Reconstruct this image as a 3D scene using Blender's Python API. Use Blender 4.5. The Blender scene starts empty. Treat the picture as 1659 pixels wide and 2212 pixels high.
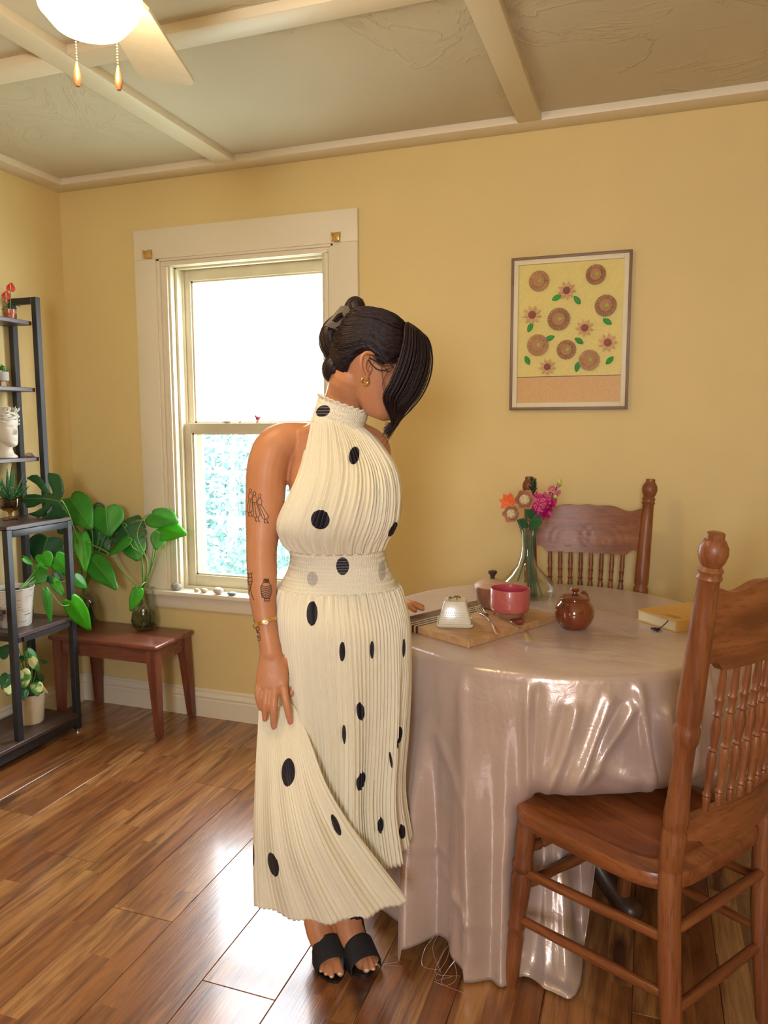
import bpy, bmesh, math, random
import numpy as np
from mathutils import Vector, Matrix, noise

random.seed(7)
R_ = random.Random(11)
D = bpy.data
SC = bpy.context.scene
COL = SC.collection
PI = math.pi

# ------------------------------------------------------------------ camera
IMG_W, IMG_H, FPX = 1659.0, 2212.0, 1626.0
CAM = np.array([2.4922, -2.7903, 1.284])
YAW, PITCH, ROLL = math.radians(-19.33), math.radians(6.55), math.radians(-0.17)
_f = np.array([math.sin(YAW) * math.cos(PITCH), math.cos(YAW) * math.cos(PITCH), -math.sin(PITCH)])
_r = np.cross(_f, [0, 0, 1.0]); _r /= np.linalg.norm(_r)
_u = np.cross(_r, _f)
_c, _s = math.cos(ROLL), math.sin(ROLL)
CAM_M = np.array([_c * _r + _s * _u, -_s * _r + _c * _u, _f])
cam_data = D.cameras.new('camera')
cam_data.sensor_fit = 'VERTICAL'
cam_data.sensor_height = 36.0
cam_data.lens = FPX / IMG_H * 36.0
cam_data.clip_start = 0.05
cam_ob = D.objects.new('camera', cam_data)
COL.objects.link(cam_ob)
_mw = Matrix.Identity(4)
for i in range(3):
    _mw[i][0] = CAM_M[0][i]; _mw[i][1] = CAM_M[1][i]; _mw[i][2] = -CAM_M[2][i]; _mw[i][3] = CAM[i]
cam_ob.matrix_world = _mw
SC.camera = cam_ob

# ------------------------------------------------------------------ world / sky, exposure
world = D.worlds.new('world')
SC.world = world
world.use_nodes = True
_bg = world.node_tree.nodes['Background']
_bg.inputs['Color'].default_value = (0.88, 0.93, 1.0, 1)
_bg.inputs['Strength'].default_value = 13.0
SC.view_settings.view_transform = 'Standard'
SC.view_settings.look = 'None'
SC.view_settings.exposure = 0.52
SC.view_settings.gamma = 1.0
SC.view_settings.use_curve_mapping = False


def area_light(name, loc, target, sx, sy, power, color, portal=False):
    l = D.lights.new(name, 'AREA')
    l.shape = 'RECTANGLE'; l.size = sx; l.size_y = sy
    l.energy = power; l.color = color
    if portal:
        l.cycles.is_portal = True
    o = D.objects.new(name, l); COL.objects.link(o)
    o.location = loc
    o.rotation_euler = (Vector(target) - Vector(loc)).to_track_quat('-Z', 'Y').to_euler()
    return o


LAMP_POWER = 44.0
LAMP_COLOR = (1.0, 0.74, 0.38)
# daylight from the bright yard behind the viewer, then the sky portals in the window behind the camera and in the back window
area_light('daylight_front_window', (2.62, -4.47, 1.52), (2.62, 0.0, 1.2), 0.54, 0.80, 24.0, (0.97, 0.95, 0.96))
area_light('front_window_portal', (2.62, -4.52, 1.52), (2.62, 0.0, 1.52), 0.56, 0.84, 1.0, (1, 1, 1), portal=True)
area_light('sky_portal', (0.905, 0.16, 1.26), (0.905, -2.0, 1.26), 0.70, 1.34, 1.0, (1, 1, 1), portal=True)


# ------------------------------------------------------------------ image ray helpers (photo pixel -> place in the room)
def ray(x, y):
    return CAM_M.T @ np.array([(x - IMG_W / 2) / FPX, -(y - IMG_H / 2) / FPX, 1.0])
def onz(x, y, z):
    d = ray(x, y); return CAM + d * ((z - CAM[2]) / d[2])
def ony(x, y, Y):
    d = ray(x, y); return CAM + d * ((Y - CAM[1]) / d[1])
def onx(x, y, X):
    d = ray(x, y); return CAM + d * ((X - CAM[0]) / d[0])
def proj(P):
    v = CAM_M @ (np.array(P, float) - CAM)
    return (IMG_W / 2 + FPX * v[0] / v[2], IMG_H / 2 - FPX * v[1] / v[2])


# ------------------------------------------------------------------ object helpers
def empty(name, label, cat, loc=(0, 0, 0), rz=0.0, group=None):
    o = D.objects.new(name, None); COL.objects.link(o)
    o.empty_display_size = 0.05
    o.location = loc; o.rotation_euler = (0, 0, rz)
    o['label'] = label; o['category'] = cat
    if group: o['group'] = group
    return o
def tag(o, label=None, cat=None, group=None, kind=None):
    if label: o['label'] = label
    if cat: o['category'] = cat
    if group: o['group'] = group
    if kind: o['kind'] = kind
    return o
def struct(o):
    o['kind'] = 'structure'; return o
def wloc(o):
    v = Vector((0, 0, 0))
    while o is not None:
        v += Vector(o.location); o = o.parent
    return v


class MB:
    """collects shapes, then links them as ONE mesh object"""
    def __init__(s): s.v = []; s.f = []; s.mi = []; s.cur = 0
    def add(s, V, F):
        n = len(s.v)
        s.v += [tuple(map(float, p)) for p in V]
        s.f += [tuple(i + n for i in f) for f in F]
        s.mi += [s.cur] * len(F)
        return s
    def box(s, x0, x1, y0, y1, z0, z1, bev=0.0, M=None, seg=2):
        bm = bmesh.new()
        bmesh.ops.create_cube(bm, size=1.0)
        for v in bm.verts:
            v.co = Vector(((x0 + x1) / 2 + v.co.x * (x1 - x0), (y0 + y1) / 2 + v.co.y * (y1 - y0), (z0 + z1) / 2 + v.co.z * (z1 - z0)))
        if bev > 0:
            bmesh.ops.bevel(bm, geom=list(bm.edges), offset=bev, segments=seg, profile=0.5, affect='EDGES')
        s.from_bm(bm, M); return s
    def from_bm(s, bm, M=None):
        bm.verts.ensure_lookup_table(); bm.verts.index_update()
        V = [(M @ v.co if M else v.co) for v in bm.verts]
        F = [[v.index for v in f.verts] for f in bm.faces]
        s.add(V, F); bm.free(); return s
    def lathe(s, prof, n=24, base=(0, 0, 0), axis=(0, 0, 1), M=None, closed=False):
        """prof: list of (radius, height) along axis"""
        ax = Vector(axis).normalized()
        q = Vector((0, 0, 1)).rotation_difference(ax).to_matrix()
        b = Vector(base); V = []; F = []; rows = []
        for (r, h) in prof:
            if r < 1e-6:
                rows.append([len(V)]); V.append(b + q @ Vector((0, 0, h)))
            else:
                row = []
                for k in range(n):
                    a = 2 * PI * k / n
                    row.append(len(V)); V.append(b + q @ Vector((r * math.cos(a), r * math.sin(a), h)))
                rows.append(row)
        for A, B in zip(rows[:-1], rows[1:]):
            s._bridge(A, B, F)
        if len(rows[0]) > 1 and not closed: F.append(list(reversed(rows[0])))
        if len(rows[-1]) > 1 and not closed: F.append(list(rows[-1]))
        if M: V = [M @ v for v in V]
        s.add(V, F); return s
    @staticmethod
    def _bridge(A, B, F):
        if len(A) == 1 and len(B) == 1: return
        if len(A) == 1:
            n = len(B)
            for k in range(n): F.append([A[0], B[(k + 1) % n], B[k]][::-1] if False else [A[0], B[k], B[(k + 1) % n]][::-1])
        elif len(B) == 1:
            n = len(A)
            for k in range(n): F.append([A[k], A[(k + 1) % n], B[0]])
        else:
            n = len(A)
            for k in range(n): F.append([A[k], A[(k + 1) % n], B[(k + 1) % n], B[k]])
    def rings(s, rings, cap=True, close=True):
        """loft a list of equal-length point rings"""
        V = []; F = []; rows = []
        for r in rings:
            rows.append(list(range(len(V), len(V) + len(r)))); V += list(r)
        n = len(rows[0])
        for A, B in zip(rows[:-1], rows[1:]):
            for k in range(n if close else n - 1):
                F.append([A[k], A[(k + 1) % n], B[(k + 1) % n], B[k]])
        if cap and close:
            F.append(list(reversed(rows[0]))); F.append(list(rows[-1]))
        s.add(V, F); return s
    def tube(s, pts, rad, n=8, flat=1.0, fdir=None, smooth=0, cap=True):
        """round tube along pts; rad number or list; flat squeezes along fdir"""
        P = [Vector(p) for p in pts]
        rr = list(rad) if hasattr(rad, '__len__') else [rad] * len(P)
        if smooth: P, rr = catmull(P, rr, smooth)
        T = []
        for i in range(len(P)):
            a = P[max(i - 1, 0)]; b = P[min(i + 1, len(P) - 1)]
            T.append((b - a).normalized() if (b - a).length > 1e-9 else Vector((0, 0, 1)))
        ref = Vector(fdir) if fdir else (Vector((0, 0, 1)) if abs(T[0].z) < 0.9 else Vector((1, 0, 0)))
        N = (ref - T[0] * ref.dot(T[0])).normalized()
        rings = []
        for i in range(len(P)):
            if i and not fdir:
                q = T[i - 1].rotation_difference(T[i]); N = q @ N
            elif fdir:
                N = ref
            N = (N - T[i] * N.dot(T[i])).normalized()
            Bn = T[i].cross(N)
            rings.append([P[i] + (N * (math.cos(2 * PI * k / n) * flat) + Bn * math.sin(2 * PI * k / n)) * rr[i] for k in range(n)])
        s.rings(rings, cap=cap); return s
    def limb(s, pts, rad, n=14, smooth=4, flat=1.0, fdir=None):
        """tube with rounded ends"""
        P = [Vector(p) for p in pts]; rr = list(rad)
        if smooth: P, rr = catmull(P, rr, smooth)
        t0 = (P[0] - P[1]).normalized(); t1 = (P[-1] - P[-2]).normalized()
        A = [P[0] + t0 * rr[0] * math.sin(a) for a in (1.45, 1.1, .7, .35)]
        Ar = [rr[0] * math.cos(a) for a in (1.45, 1.1, .7, .35)]
        B = [P[-1] + t1 * rr[-1] * math.sin(a) for a in (.35, .7, 1.1, 1.45)]
        Br = [rr[-1] * math.cos(a) for a in (.35, .7, 1.1, 1.45)]
        s.tube(A + P + B, Ar + rr + Br, n=n, flat=flat, fdir=fdir); return s
    def ball(s, c, r, n=14, m=8, M=None):
        rx, ry, rz = (r if hasattr(r, '__len__') else (r, r, r))
        V = []; F = []; rows = []
        for j in range(m + 1):
            th = PI * j / m
            if j in (0, m):
                rows.append([len(V)]); V.append(Vector((0, 0, -rz * math.cos(th))))
            else:
                row = []
                for k in range(n):
                    a = 2 * PI * k / n
                    row.append(len(V)); V.append(Vector((rx * math.sin(th) * math.cos(a), ry * math.sin(th) * math.sin(a), -rz * math.cos(th))))
                rows.append(row)
        for A, B in zip(rows[:-1], rows[1:]): s._bridge(A, B, F)
        V = [((M @ v) if M else v) + Vector(c) for v in V]
        s.add(V, F); return s
    def grid(s, fn, nu, nv, wrap=False):
        """fn(i/nu, j/nv) -> point"""
        V = []; F = []
        cu = nu if wrap else nu + 1
        for j in range(nv + 1):
            for i in range(cu): V.append(fn(i / nu, j / nv))
        for j in range(nv):
            for i in range(nu):
                a = j * cu + i; b = j * cu + (i + 1) % cu
                F.append((a, b, b + cu, a + cu))
        s.add(V, F); return s
    def prism(s, poly, z0, z1, M=None, bev=0.0):
        """poly: xy outline extruded between z0 and z1"""
        bm = bmesh.new()
        vs = [bm.verts.new((p[0], p[1], z0)) for p in poly]
        f = bm.faces.new(vs)
        r = bmesh.ops.extrude_face_region(bm, geom=[f])
        for e in r['geom']:
            if isinstance(e, bmesh.types.BMVert): e.co.z = z1
        bmesh.ops.recalc_face_normals(bm, faces=list(bm.faces))
        if bev > 0:
            ed = [e for e in bm.edges if abs(e.verts[0].co.z - e.verts[1].co.z) < 1e-6]
            bmesh.ops.bevel(bm, geom=ed, offset=bev, segments=2, profile=0.5, affect='EDGES')
        s.from_bm(bm, M); return s
    def build(s, name, mat, parent=None, smooth=True, local=False, solid=0.0, sub=0, ang=None, kind=None, fixn=True):
        me = D.meshes.new(name)
        off = Vector((0, 0, 0)) if (parent is None or local) else wloc(parent)
        me.from_pydata([(p[0] - off.x, p[1] - off.y, p[2] - off.z) for p in s.v], [], s.f)
        mats = mat if isinstance(mat, (list, tuple)) else [mat]
        for m in mats: me.materials.append(m)
        if len(mats) > 1: me.polygons.foreach_set('material_index', s.mi)
        if fixn:
            bm = bmesh.new(); bm.from_mesh(me); bmesh.ops.recalc_face_normals(bm, faces=list(bm.faces)); bm.to_mesh(me); bm.free()
        if smooth:
            me.polygons.foreach_set('use_smooth', [True] * len(me.polygons))
            me.set_sharp_from_angle(angle=math.radians(ang if ang else 40))
        me.update()
        o = D.objects.new(name, me); COL.objects.link(o)
        if parent is not None: o.parent = parent
        if solid:
            md = o.modifiers.new('solid', 'SOLIDIFY'); md.thickness = abs(solid); md.offset = 0 if solid > 0 else -1
        if sub:
            md = o.modifiers.new('sub', 'SUBSURF'); md.levels = sub; md.render_levels = sub
        if kind: o['kind'] = kind
        return o


def catmull(P, rr, k):
    Q = []; q = []
    n = len(P)
    for i in range(n - 1):
        p0, p1, p2, p3 = P[max(i - 1, 0)], P[i], P[i + 1], P[min(i + 2, n - 1)]
        r0, r1, r2, r3 = rr[max(i - 1, 0)], rr[i], rr[i + 1], rr[min(i + 2, n - 1)]
        for j in range(k):
            t = j / k
            a = -.5 * t + t * t - .5 * t ** 3; b = 1 - 2.5 * t * t + 1.5 * t ** 3
            c = .5 * t + 2 * t * t - 1.5 * t ** 3; d = -.5 * t * t + .5 * t ** 3
            Q.append(p0 * a + p1 * b + p2 * c + p3 * d); q.append(max(1e-4, r0 * a + r1 * b + r2 * c + r3 * d))
    Q.append(P[-1]); q.append(rr[-1])
    return Q, q
def interp(tab, x):
    """tab rows (x, a, b, ...), smooth interpolation of the columns"""
    if x <= tab[0][0]: return list(tab[0][1:])
    if x >= tab[-1][0]: return list(tab[-1][1:])
    for i in range(len(tab) - 1):
        if tab[i][0] <= x <= tab[i + 1][0]:
            t = (x - tab[i][0]) / (tab[i + 1][0] - tab[i][0])
            p0, p1, p2, p3 = tab[max(i - 1, 0)], tab[i], tab[i + 1], tab[min(i + 2, len(tab) - 1)]
            out = []
            for c in range(1, len(p1)):
                m1 = (p2[c] - p0[c]) / max(1e-9, p2[0] - p0[0]) * (p2[0] - p1[0])
                m2 = (p3[c] - p1[c]) / max(1e-9, p3[0] - p1[0]) * (p2[0] - p1[0])
                out.append((2 * t ** 3 - 3 * t * t + 1) * p1[c] + (t ** 3 - 2 * t * t + t) * m1 + (-2 * t ** 3 + 3 * t * t) * p2[c] + (t ** 3 - t * t) * m2)
            return out
def sst(a, b, x):
    t = min(1, max(0, (x - a) / (b - a))); return t * t * (3 - 2 * t)
def dup(root, loc, rz, label=None, group=None):
    r = root.copy(); COL.objects.link(r); r.location = loc; r.rotation_euler = (0, 0, rz)
    if label: r['label'] = label
    if group: r['group'] = group
    for ch in list(root.children):
        c = ch.copy(); COL.objects.link(c); c.parent = r
        for g in list(ch.children):
            d = g.copy(); COL.objects.link(d); d.parent = c
    return r


# ------------------------------------------------------------------ materials
class NT:
    def __init__(s, name):
        s.m = D.materials.new(name); s.m.use_nodes = True
        s.t = s.m.node_tree; s.n = s.t.nodes; s.l = s.t.links
        s.b = s.n['Principled BSDF']
    def node(s, typ, **kw):
        nd = s.n.new(typ)
        for k, v in kw.items():
            if k.startswith('i_'): nd.inputs[k[2:].replace('_', ' ')].default_value = v
            else: setattr(nd, k, v)
        return nd
    def link(s, a, b): s.l.new(a, b)
    def coord(s, scale=(1, 1, 1), rot=(0, 0, 0), kind='Object', rnd=0.0):
        tc = s.node('ShaderNodeTexCoord')
        mp = s.node('ShaderNodeMapping'); mp.inputs['Scale'].default_value = scale; mp.inputs['Rotation'].default_value = rot
        s.link(tc.outputs[kind], mp.inputs['Vector'])
        if rnd:
            oi = s.node('ShaderNodeObjectInfo')
            ml = s.node('ShaderNodeMath', operation='MULTIPLY'); ml.inputs[1].default_value = rnd
            s.link(oi.outputs['Random'], ml.inputs[0])
            cb = s.node('ShaderNodeCombineXYZ')
            for k in 'XYZ': s.link(ml.outputs[0], cb.inputs[k])
            s.link(cb.outputs[0], mp.inputs['Location'])
        return mp.outputs['Vector']
    def noise(s, vec, scale, detail=4, rough=.55, dist=0.0):
        nd = s.node('ShaderNodeTexNoise')
        nd.inputs['Scale'].default_value = scale; nd.inputs['Detail'].default_value = detail
        nd.inputs['Roughness'].default_value = rough; nd.inputs['Distortion'].default_value = dist
        s.link(vec, nd.inputs['Vector']); return nd.outputs['Fac']
    def ramp(s, fac, stops):
        nd = s.node('ShaderNodeValToRGB'); cr = nd.color_ramp
        while len(cr.elements) > 1: cr.elements.remove(cr.elements[-1])
        cr.elements[0].position = stops[0][0]; cr.elements[0].color = (*stops[0][1], 1)
        for p, c in stops[1:]:
            e = cr.elements.new(p); e.color = (*c, 1)
        s.link(fac, nd.inputs['Fac']); return nd.outputs['Color']
    def mix(s, fac, a, b, mode='MIX'):
        nd = s.node('ShaderNodeMix', data_type='RGBA', blend_type=mode)
        for val, idx in ((a, 6), (b, 7)):
            if isinstance(val, (tuple, list)): nd.inputs[idx].default_value = (*val[:3], 1)
            else: s.link(val, nd.inputs[idx])
        if isinstance(fac, (int, float)): nd.inputs[0].default_value = fac
        else: s.link(fac, nd.inputs[0])
        return nd.outputs[2]
    def math(s, op, a, b=None, clamp=False):
        nd = s.node('ShaderNodeMath', operation=op, use_clamp=clamp)
        for v, i in ((a, 0), (b, 1)):
            if v is None: continue
            if isinstance(v, (int, float)): nd.inputs[i].default_value = v
            else: s.link(v, nd.inputs[i])
        return nd.outputs[0]
    def bump(s, h, dist=.002, strength=1.0):
        nd = s.node('ShaderNodeBump'); nd.inputs['Distance'].default_value = dist; nd.inputs['Strength'].default_value = strength
        s.link(h, nd.inputs['Height']); s.link(nd.outputs[0], s.b.inputs['Normal'])
    def set(s, **kw):
        for k, v in kw.items():
            key = {'color': 'Base Color', 'rough': 'Roughness', 'metal': 'Metallic', 'spec': 'Specular IOR Level', 'coat': 'Coat Weight', 'coatr': 'Coat Roughness',
                   'sss': 'Subsurface Weight', 'sheen': 'Sheen Weight', 'emit': 'Emission Color', 'emits': 'Emission Strength', 'aniso': 'Anisotropic'}[k]
            if isinstance(v, (tuple, list)): v = (*v[:3], 1)
            if isinstance(v, bpy.types.NodeSocket): s.link(v, s.b.inputs[key])
            else: s.b.inputs[key].default_value = v
        return s
def simple(name, color, rough=.5, var=.12, vscale=30., bump=0.0, bscale=80., **kw):
    """principled with a little procedural variation in tone"""
    t = NT(name)
    v = t.coord()
    f = t.noise(v, vscale, 5)
    a = tuple(c * (1 - var) for c in color); b = tuple(min(1, c * (1 + var)) for c in color)
    t.set(color=t.ramp(f, [(.3, a), (.7, b)]), rough=rough, **kw)
    if bump: t.bump(t.noise(v, bscale, 4), bump)
    return t.m
def wood(name, dark, mid, light, scale=1.0, axis='Z', rough=.35, rnd=5.0, coat=.2, bump=.0004):
    t = NT(name)
    st = {'X': (1.2, 14, 14), 'Y': (14, 1.2, 14), 'Z': (14, 14, 1.2)}[axis]
    v = t.coord(tuple(a * scale for a in st), rnd=rnd)
    n1 = t.noise(v, 2.2, 8, .62, .6)
    v2 = t.coord(tuple(a * scale * 4 for a in st), rnd=rnd)
    n2 = t.noise(v2, 3.0, 4, .6)
    c = t.ramp(n1, [(.28, dark), (.5, mid), (.74, light)])
    c = t.mix(t.math('MULTIPLY', t.math('LESS_THAN', n2, .42), .45), c, dark)
    t.set(color=c, rough=rough, coat=coat, coatr=.25)
    t.bump(n2, bump)
    return t.m
def glass(name, tint=(1, 1, 1), gloss=.25, rough=.02, base=0.0):
    """thin clear glass: mostly transparent with a fresnel gloss"""
    t = NT(name)
    tr = t.node('ShaderNodeBsdfTransparent'); tr.inputs['Color'].default_value = (*tint, 1)
    gl = t.node('ShaderNodeBsdfGlossy'); gl.inputs['Roughness'].default_value = rough
    lw = t.node('ShaderNodeLayerWeight'); lw.inputs['Blend'].default_value = gloss
    mx = t.node('ShaderNodeMixShader')
    f = t.math('ADD', t.math('MULTIPLY', lw.outputs['Facing'], .55), base, True) if base else t.math('MULTIPLY', t.math('POWER', lw.outputs['Facing'], 2.0), .7)
    t.link(f, mx.inputs[0]); t.link(tr.outputs[0], mx.inputs[1]); t.link(gl.outputs[0], mx.inputs[2])
    t.link(mx.outputs[0], t.n['Material Output'].inputs['Surface'])
    return t.m
# ================================================================== SETTING
RX, RYF, CZ, BZ = 3.45, -4.40, 2.333, 2.307      # right wall, front wall, ceiling panel, beam underside
def paint(name, color, rough=.55, bd=.0006, bs=60., var=.035):
    t = NT(name); v = t.coord()
    f = t.noise(v, 1.6, 3)
    t.set(color=t.ramp(f, [(.3, tuple(c * (1 - var) for c in color)), (.7, tuple(min(1, c * (1 + var)) for c in color))]), rough=rough)
    t.bump(t.noise(v, bs, 3), bd); return t.m
M_wall = paint('wall_paint', (.735, .58, .275), .6)
M_white = paint('trim_paint', (.80, .72, .575), .4, .0003)
def m_plaster():
    t = NT('ceiling_plaster'); v = t.coord()
    t.set(color=t.ramp(t.noise(v, 2.0, 4), [(.3, (.60, .535, .41)), (.7, (.655, .59, .46))]), rough=.75)
    a = t.noise(v, 3.0, 6, .6, 1.6)
    rid = t.math('ABSOLUTE', t.math('SUBTRACT', a, .5))
    rid = t.math('POWER', t.math('SUBTRACT', 1.0, t.math('MULTIPLY', rid, 5.0, True), True), 9.0)
    pat = t.math('MULTIPLY', rid, t.math('GREATER_THAN', t.noise(v, 1.4, 2), .53))
    h = t.math('ADD', t.math('MULTIPLY', pat, 1.6), t.math('MULTIPLY', t.noise(t.coord((1, 3, 1)), 9.0, 5), .55))
    t.bump(h, .0016, .8); return t.m
M_plaster = m_plaster()
def m_oldpaint():
    """yellowed window paint, chipped to dark wood along the edges"""
    t = NT('worn_window_paint'); v = t.coord(); vz = t.coord((6, 6, 1))
    base = t.ramp(t.noise(v, 5, 4), [(.3, (.60, .52, .36)), (.7, (.72, .65, .49))])
    chip = t.math('GREATER_THAN', t.math('ADD', t.noise(vz, 14, 6, .7), t.math('MULTIPLY', t.noise(v, 2.3, 2), .5)), .99)
    t.set(color=t.mix(chip, base, (.16, .085, .05)), rough=.5)
    t.bump(t.noise(v, 50, 4), .0008); return t.m
M_old = m_oldpaint()

def m_plank():
    t = NT('floor_laminate')
    tc = t.node('ShaderNodeTexCoord'); sp = t.node('ShaderNodeSeparateXYZ'); t.link(tc.outputs['Object'], sp.inputs[0])
    oi = t.node('ShaderNodeObjectInfo')
    xs = t.math('FLOOR', t.math('DIVIDE', t.math('SUBTRACT', sp.outputs['X'], .033), .0634))
    wn0 = t.node('ShaderNodeTexWhiteNoise', noise_dimensions='2D'); c0 = t.node('ShaderNodeCombineXYZ')
    t.link(xs, c0.inputs['X']); t.link(oi.outputs['Random'], c0.inputs['Y']); t.link(c0.outputs[0], wn0.inputs['Vector'])
    ys = t.math('FLOOR', t.math('ADD', t.math('DIVIDE', sp.outputs['Y'], .62), t.math('MULTIPLY', wn0.outputs['Value'], 9.0)))
    wn = t.node('ShaderNodeTexWhiteNoise', noise_dimensions='3D'); c1 = t.node('ShaderNodeCombineXYZ')
    t.link(xs, c1.inputs['X']); t.link(ys, c1.inputs['Y']); t.link(oi.outputs['Random'], c1.inputs['Z']); t.link(c1.outputs[0], wn.inputs['Vector'])
    add = t.node('ShaderNodeVectorMath', operation='ADD'); mul = t.node('ShaderNodeVectorMath', operation='SCALE'); mul.inputs['Scale'].default_value = 7.0
    t.link(wn.outputs['Color'], mul.inputs[0]); t.link(tc.outputs['Object'], add.inputs[0]); t.link(mul.outputs[0], add.inputs[1])
    mp = t.node('ShaderNodeMapping'); mp.inputs['Scale'].default_value = (15, 1.5, 1); t.link(add.outputs[0], mp.inputs['Vector'])
    n1 = t.noise(mp.outputs[0], 1.5, 7, .6, 1.2)
    mp2 = t.node('ShaderNodeMapping'); mp2.inputs['Scale'].default_value = (90, 4, 1); t.link(add.outputs[0], mp2.inputs['Vector'])
    n2 = t.noise(mp2.outputs[0], 2.0, 4, .6)
    base = t.ramp(wn.outputs['Value'], [(0, (.26, .092, .028)), (.35, (.36, .150, .046)), (.7, (.46, .225, .080)), (1, (.30, .110, .034))])
    c = t.mix(t.ramp(n1, [(.34, (1, 1, 1)), (.58, (0, 0, 0))]), base, (.145, .052, .020))
    c = t.mix(t.math('MULTIPLY', t.math('LESS_THAN', n2, .43), .38), c, (.17, .07, .03))
    mpk = t.node('ShaderNodeMapping'); mpk.inputs['Scale'].default_value = (1, .38, 1); t.link(add.outputs[0], mpk.inputs['Vector'])
    kn = t.noise(mpk.outputs[0], 5.5, 2, .4)
    c = t.mix(t.ramp(kn, [(.695, (0, 0, 0)), (.75, (1, 1, 1))]), c, (.085, .034, .018))
    t.set(color=c, rough=.26, spec=.5, coat=.5, coatr=.13)
    t.bump(n2, .0004); return t.m
M_plank = m_plank()
M_under = simple('floor_underlay', (.10, .055, .03), .8)

# floor: a slab with laminate planks laid along the room's depth
floor = struct(MB().box(-.1, RX + .1, RYF - .1, .15, -.06, -.012).build('floor', M_under, smooth=False))
PW = .1895
k0 = -9
for k in range(k0, 12):
    x0 = 1.553 + PW * k; x1 = x0 + PW
    if x1 < 0 or x0 > RX: continue
    x0c, x1c = max(x0, .0), min(x1, RX)
    L = 1.22
    off = -1.403 + (0 if k == 0 else ((k * .437) % 1.0) * L)
    ys = [off + L * j for j in range(-4, 4)]
    for y0 in ys:
        a, b = max(y0, RYF), min(y0 + L, .0)
        if b - a < .03: continue
        g = .0005
        MB().box(x0c + g, x1c - g, a + g, b - g, -.012, 0, .0012, seg=1).build('plank', M_plank, floor, smooth=False)

# walls
OX0, OX1, OZ0, OZ1 = .548, 1.272, .545, 1.985       # opening of the back window
w = MB()
w.box(-.1, OX0, 0, .13, -.05, 2.4); w.box(OX1, RX + .1, 0, .13, -.05, 2.4)
w.box(OX0, OX1, 0, .13, -.05, OZ0); w.box(OX0, OX1, 0, .13, OZ1, 2.4)
struct(w.build('wall_back', M_wall, smooth=False))
struct(MB().box(-.1, 0, RYF - .1, 0, -.05, 2.4).build('wall_left', M_wall, smooth=False))
struct(MB().box(RX, RX + .1, RYF - .1, 0, -.05, 2.4).build('wall_right', M_wall, smooth=False))
FX0, FX1, FZ0, FZ1 = 2.34, 2.90, 1.10, 1.94
w = MB()
w.box(0, FX0, RYF - .1, RYF, -.05, 2.4); w.box(FX1, RX, RYF - .1, RYF, -.05, 2.4)
w.box(FX0, FX1, RYF - .1, RYF, -.05, FZ0); w.box(FX0, FX1, RYF - .1, RYF, FZ1, 2.4)
struct(w.build('wall_front', M_wall, smooth=False))
struct(MB().box(-.1, RX + .1, RYF - .1, .13, CZ, CZ + .06).build('ceiling', M_plaster, smooth=False))
# boards on the ceiling: one along each wall, a grid between them
BW = .083
trims = []
def board(n, x0, x1, y0, y1):
    struct(MB().box(x0, x1, y0, y1, BZ, CZ + .002, .003).build('trim_%d' % n, M_white, ang=30))
board(1, 0, RX, -.088, 0)
board(2, 0, .088, RYF, -.088)
board(3, RX - .088, RX, RYF, -.088)
board(4, .088, RX - .088, RYF, RYF + .088)
bx = [(.848, .931), (2.032, 2.112), (3.20, 3.283)]
n = 5
for (a, b) in bx:
    board(n, a, b, RYF + .088, -.088); n += 1
ylines = [(-.988, -.905), (-2.20, -2.117), (-3.41, -3.327)]
xs = [.088] + [v for p in bx for v in p] + [RX - .088]
for (a, b) in ylines:
    for i in range(0, len(xs), 2):
        board(n, xs[i], xs[i + 1], a, b); n += 1
# baseboards with a moulded top
def baseboard(name, P0, P1, nx, ny):
    prof = [(0, 0), (.016, 0), (.016, .078), (.013, .084), (.017, .090), (.017, .096), (.011, .104), (.008, .112), (.010, .118), (.005, .126), (0, .126)]
    r0 = [(P0[0] + nx * d, P0[1] + ny * d, z) for d, z in prof]; r1 = [(P1[0] + nx * d, P1[1] + ny * d, z) for d, z in prof]
    struct(MB().rings([r0, r1]).build(name, M_white, ang=25))
baseboard('baseboard_back', (0, 0), (RX, 0), 0, -1)
baseboard('baseboard_left', (0, 0), (0, RYF), 1, 0)
baseboard('baseboard_right', (RX, 0), (RX, RYF), -1, 0)
baseboard('baseboard_front', (0, RYF), (RX, RYF), 0, 1)

# ---- the window beside the woman
M_pane = glass('window_glass', (.97, .98, .98), .2)
win = empty('window_1', 'old white double-hung sash window with worn paint in the yellow wall', 'window', (.905, 0, OZ0))
del win['category']; win['kind'] = 'structure'
CX0, CX1, CI0, CI1 = .396, 1.416, .500, 1.313
for nm, a in (('casing_side', (CX0, CI0, -.020, 0, .565, 1.985)), ('casing_side', (CI1, CX1, -.020, 0, .565, 1.985)), ('casing_head', (CX0, CX1, -.020, 0, 1.985, 2.107))):
    MB().box(*a, .002).build(nm, M_white, win, ang=30)
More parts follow.
